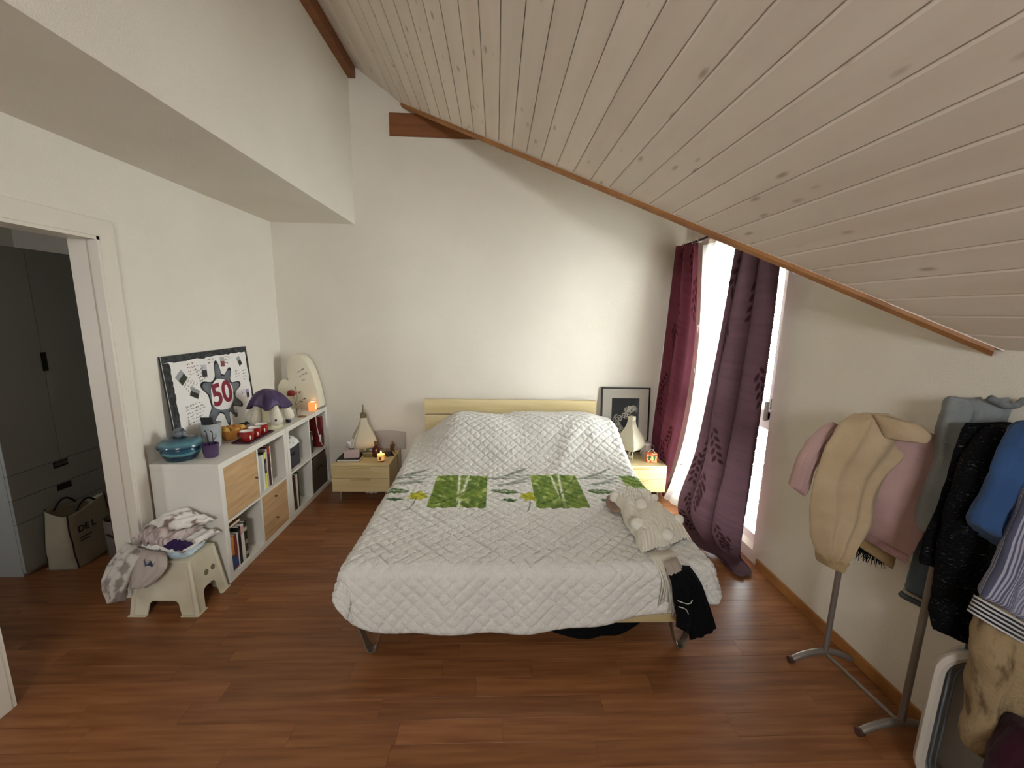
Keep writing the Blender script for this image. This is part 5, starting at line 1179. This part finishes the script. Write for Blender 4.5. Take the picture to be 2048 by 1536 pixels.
paint(sl0, strcol)
white_b, dark_b = cl('cuff_white', '#b9b6b4'), cl('cuff_black', '#1b1b22')
for k in range(9):
    t0, t1 = k / 9, (k + 1) / 9; A0, A1 = Vector((1.441, 1.02, .858)), Vector((1.430, 1.02, .805)); B0, B1 = Vector((1.612, 1.02, .768)), Vector((1.600, 1.02, .712))
    shell(tuple([tuple(p - g.location) for p in e] for e in ([A0.lerp(A1, t0), A0.lerp(A1, t1)], [B0.lerp(B1, t0), B0.lerp(B1, t1)])), .044, 2, .05, 40, 3, seed=2, round_ends=0).build('cuff_band', dark_b if k % 2 else white_b, g, smooth=True)
denim = cl('denim_blue', '#42506f', '#38445f', 14)
o = shell(([(1.611, 1.15, .82), (1.614, 1.15, .681), (1.627, 1.15, .585), (1.65, 1.15, .49)], [(1.72, 1.15, .80), (1.70, 1.15, .661), (1.69, 1.15, .565), (1.735, 1.15, .48)]), .03, 3, .3, 40, 36, seed=3, wob=.014).build('denim_shirt', denim, None, smooth=True)
tag(o, 'blue denim shirt tail below the striped blouse', 'shirt')
fur = mat('tan_print', '#95805f', .95, '#5d4732', nscale=12, contrast=(.50, .68), bump=.5, bscale=120, stretch=(3, 3, 1))
o = shell(([(1.50, 1.03, .87), (1.496, 1.03, .749), (1.498, 1.03, .628), (1.529, 1.03, .465), (1.524, 1.03, .314)], [(1.69, 1.03, .85), (1.70, 1.03, .677), (1.715, 1.03, .497), (1.70, 1.03, .348), (1.655, 1.03, .241)]), .055, 3, .25, 48, 50, seed=3, wob=.014).build('patterned_coat', fur, None, smooth=True)
tag(o, 'tan coat with brown blotches hanging lowest on the rack', 'coat')
o = shell(([(1.55, .93, .50), (1.51, .93, .45), (1.48, .93, .38), (1.475, .93, .27), (1.49, .93, .02)], [(1.66, .93, .50), (1.70, .93, .40), (1.72, .93, .28), (1.735, .93, .15), (1.73, .93, .02)]), .055, 3, .25, 40, 36, seed=6, wob=.01).build('plum_blanket', cl('plum_fleece', '#33121f', '#2a0e19'), None, smooth=True)
tag(o, 'dark plum blanket bundled on the floor under the rack', 'blanket')
# white plastic tub standing on end against the wall
tbx = empty('plastic_tub', 'white plastic tub with rounded rim standing on end against the wall', 'tub', (1.668, 1.12, 0), math.radians(-42))
tubw = mat('white_plastic', '#bdb6ac', .35); tubg = mat('tub_groove', '#6d7680', .5)
def rr(hw, h0, h1, r, n=8):
    pts = []
    for (cx, cz, a0) in ((hw - r, h1 - r, 0), (-hw + r, h1 - r, PI / 2), (-hw + r, h0 + r, PI), (hw - r, h0 + r, 1.5 * PI)):
        for k in range(n + 1): t = a0 + PI / 2 * k / n; pts.append((cx + r * math.cos(t), cz + r * math.sin(t)))
    return pts
hw, Hh = .130, .60
TX = Matrix.Rotation(math.radians(0), 4, 'Z')
rings = [(0, 0, .09), (.0, .012, .08), (-.05, .02, .075), (-.085, .026, .07)]
m = MB(); V = []
prof_ = [(-.055, .0, .12), (-.072, .004, .118), (-.076, .016, .115), (-.070, .03, .10), (-.055, .034, .095), (-.02, .040, .09), (.045, .048, .08), (.052, .07, .055)]
for (yy, ins, r) in prof_:
    V.append([m.bm.verts.new((a, yy, b)) for a, b in rr(hw - ins, .002 + ins * .6, Hh - ins, r)])
for A, Bq in zip(V, V[1:]):
    for k in range(len(A)): m.bm.faces.new((A[k], A[(k + 1) % len(A)], Bq[(k + 1) % len(A)], Bq[k]))
m.bm.faces.new(V[-1]); o = m.build('shell', tubw, tbx, smooth=35); solidify(o, .004, -1)
for ins in (.045, .06):
    MB().tube([(a, -.055 + ins * .3, b) for a, b in rr(hw - ins, .03, Hh - ins, .08)], .0035, 6, closed=True).build('groove', tubg, tbx, smooth=True)
# ---------------------------------------------------------------- hallway seen through the door
wd = empty('wardrobe', 'tall white wardrobe with two doors above three drawers in the hallway', 'wardrobe', (-3.15, 2.68, 0))
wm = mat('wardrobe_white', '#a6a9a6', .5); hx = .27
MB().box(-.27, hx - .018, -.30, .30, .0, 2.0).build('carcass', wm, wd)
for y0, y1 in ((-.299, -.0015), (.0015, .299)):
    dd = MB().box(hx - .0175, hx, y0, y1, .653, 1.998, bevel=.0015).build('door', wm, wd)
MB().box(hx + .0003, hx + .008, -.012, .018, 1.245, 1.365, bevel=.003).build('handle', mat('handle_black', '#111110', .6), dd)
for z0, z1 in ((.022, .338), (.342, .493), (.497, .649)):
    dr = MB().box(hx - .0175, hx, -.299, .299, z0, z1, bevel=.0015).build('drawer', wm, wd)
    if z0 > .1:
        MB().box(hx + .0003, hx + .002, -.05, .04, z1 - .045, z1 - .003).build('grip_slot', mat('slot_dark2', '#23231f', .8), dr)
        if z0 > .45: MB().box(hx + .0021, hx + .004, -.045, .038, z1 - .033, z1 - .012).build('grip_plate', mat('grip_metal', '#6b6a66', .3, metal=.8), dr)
bagm = mat('cream_canvas', '#a79f88', .8, '#9a9280', nscale=6, bump=.2, bscale=25); trimk = mat('bag_black', '#14120f', .7)
bg = empty('shopping_bag', 'cream shopping bag with black trim and lettering on the hallway floor', 'bag', (-2.748, 2.60, 0), 0)
def bagf(u, v):
    # soft rectangular bag, u around, v up
    t = 2 * PI * u; n = 5.0; c_, s_ = math.cos(t), math.sin(t); r = (abs(c_) ** n + abs(s_) ** n) ** (-1 / n)
    k = 1 - .10 * v + .06 * math.sin(PI * v); x = .10 * r * c_ * k * (1 - .2 * v); y_ = .155 * r * s_ * k
    return Vector((x + .01 * nz(u * 6, v * 3, 1), y_ + .012 * nz(u * 5, v * 3, 4), .37 * v + .02 * v * math.sin(2 * t)))
o = MB().grid(bagf, 64, 24, True).build('canvas', bagm, bg, smooth=True); solidify(o, .003)
MB().box(-.095, .095, -.15, .15, 0.001, .004).build('bottom', bagm, bg)
for u in (.125, .375, .625, .875): MB().tube([bagf(u, k / 10) * 1.012 + Vector((0, 0, .003)) for k in range(11)], .004, 6).build('piping', trimk, bg, smooth=True)
for s_ in (-1, 1): MB().tube([(s_ * .07, -.07 + .14 * k / 12, .36 + .055 * math.sin(PI * k / 12)) for k in range(13)], .007, 6, sx=.4).build('handle', trimk, bg, smooth=True)
Mx = Matrix(((0, 0, 1, 0), (1, 0, 0, 0), (0, 1, 0, 0), (0, 0, 0, 1)))
text_mesh('DE L', .058, trimk, 'lettering', bg, .0006, Matrix.Translation((.0945, -.045, .245)) @ Mx, .001)
for k in range(2): MB().box(.0965, .0975, -.10, -.02 - .02 * k, .185 - .02 * k, .193 - .02 * k).build('small_print', mat('print_grey', '#4c4a42', .8), bg)
bn = empty('laundry_basket', 'round grey felt basket with dark handle by the door frame', 'basket', (-2.50, 2.655, 0))
MB().lathe([(0, 0), (.098, 0), (.102, .004), (.108, .27), (.104, .271), (.098, .01), (0, .008)], 36, cap=False).build('basket', mat('warm_felt', '#6f655a', .95, bump=.2), bn, smooth=50)
MB().lathe([(0, .245), (.06, .25), (.102, .235)], 30, cap=False).build('dark_filling', mat('dark_filling', '#17130f', .95), bn, smooth=True)
MB().tube([(.10 * math.cos(t), .10 * math.sin(t) - .008, .17 + .015 * math.cos(t * 3)) for t in [(-1.9 + k * .1) for k in range(9)]], .008, 6).build('handle', mat('bag_black', '#14120f'), bn, smooth=True)
pn = empty('wooden_cabinet', 'narrow reddish-brown wooden cabinet behind the door frame', 'cabinet', (-2.222, 2.44, 0))
MB().box(-.045, .05, -.125, .125, 0, .86, bevel=.004).build('carcass', mat('red_wood', '#4f2a15', .5, '#43220f', nscale=4, stretch=(6, 6, 1)), pn)
MB().box(-.042, .047, -.1275, -.1255, .03, .83).build('side_panel', mat('red_wood', '#6a3418'), pn)
wb = empty('card_box', 'small white cardboard box on the brown cabinet', 'box', (-2.228, 2.44, .8608))
MB().box(-.05, .05, -.085, .085, 0, .125, bevel=.002).build('carton', mat('white_carton', '#b7aea2', .7), wb)
MB().box(-.052, .052, -.087, .087, .1255, .15, bevel=.002).build('lid', mat('white_carton', '#b7aea2'), wb)
co = empty('coat', 'black coat hanging on the hallway wall behind the door frame', 'coat', (-2.42, 3.18, 1.1))
shell(([(-.13, 0, .95), (-.17, 0, .5), (-.16, 0, .05)], [(.13, 0, .95), (.17, 0, .5), (.16, 0, .05)]), .06, 3, .2, 40, 30).build('body', blackc, co, smooth=True)
MB().cyl((0, .0, .96), (0, .64, .96), .008, 8).build('hook', steel, co)
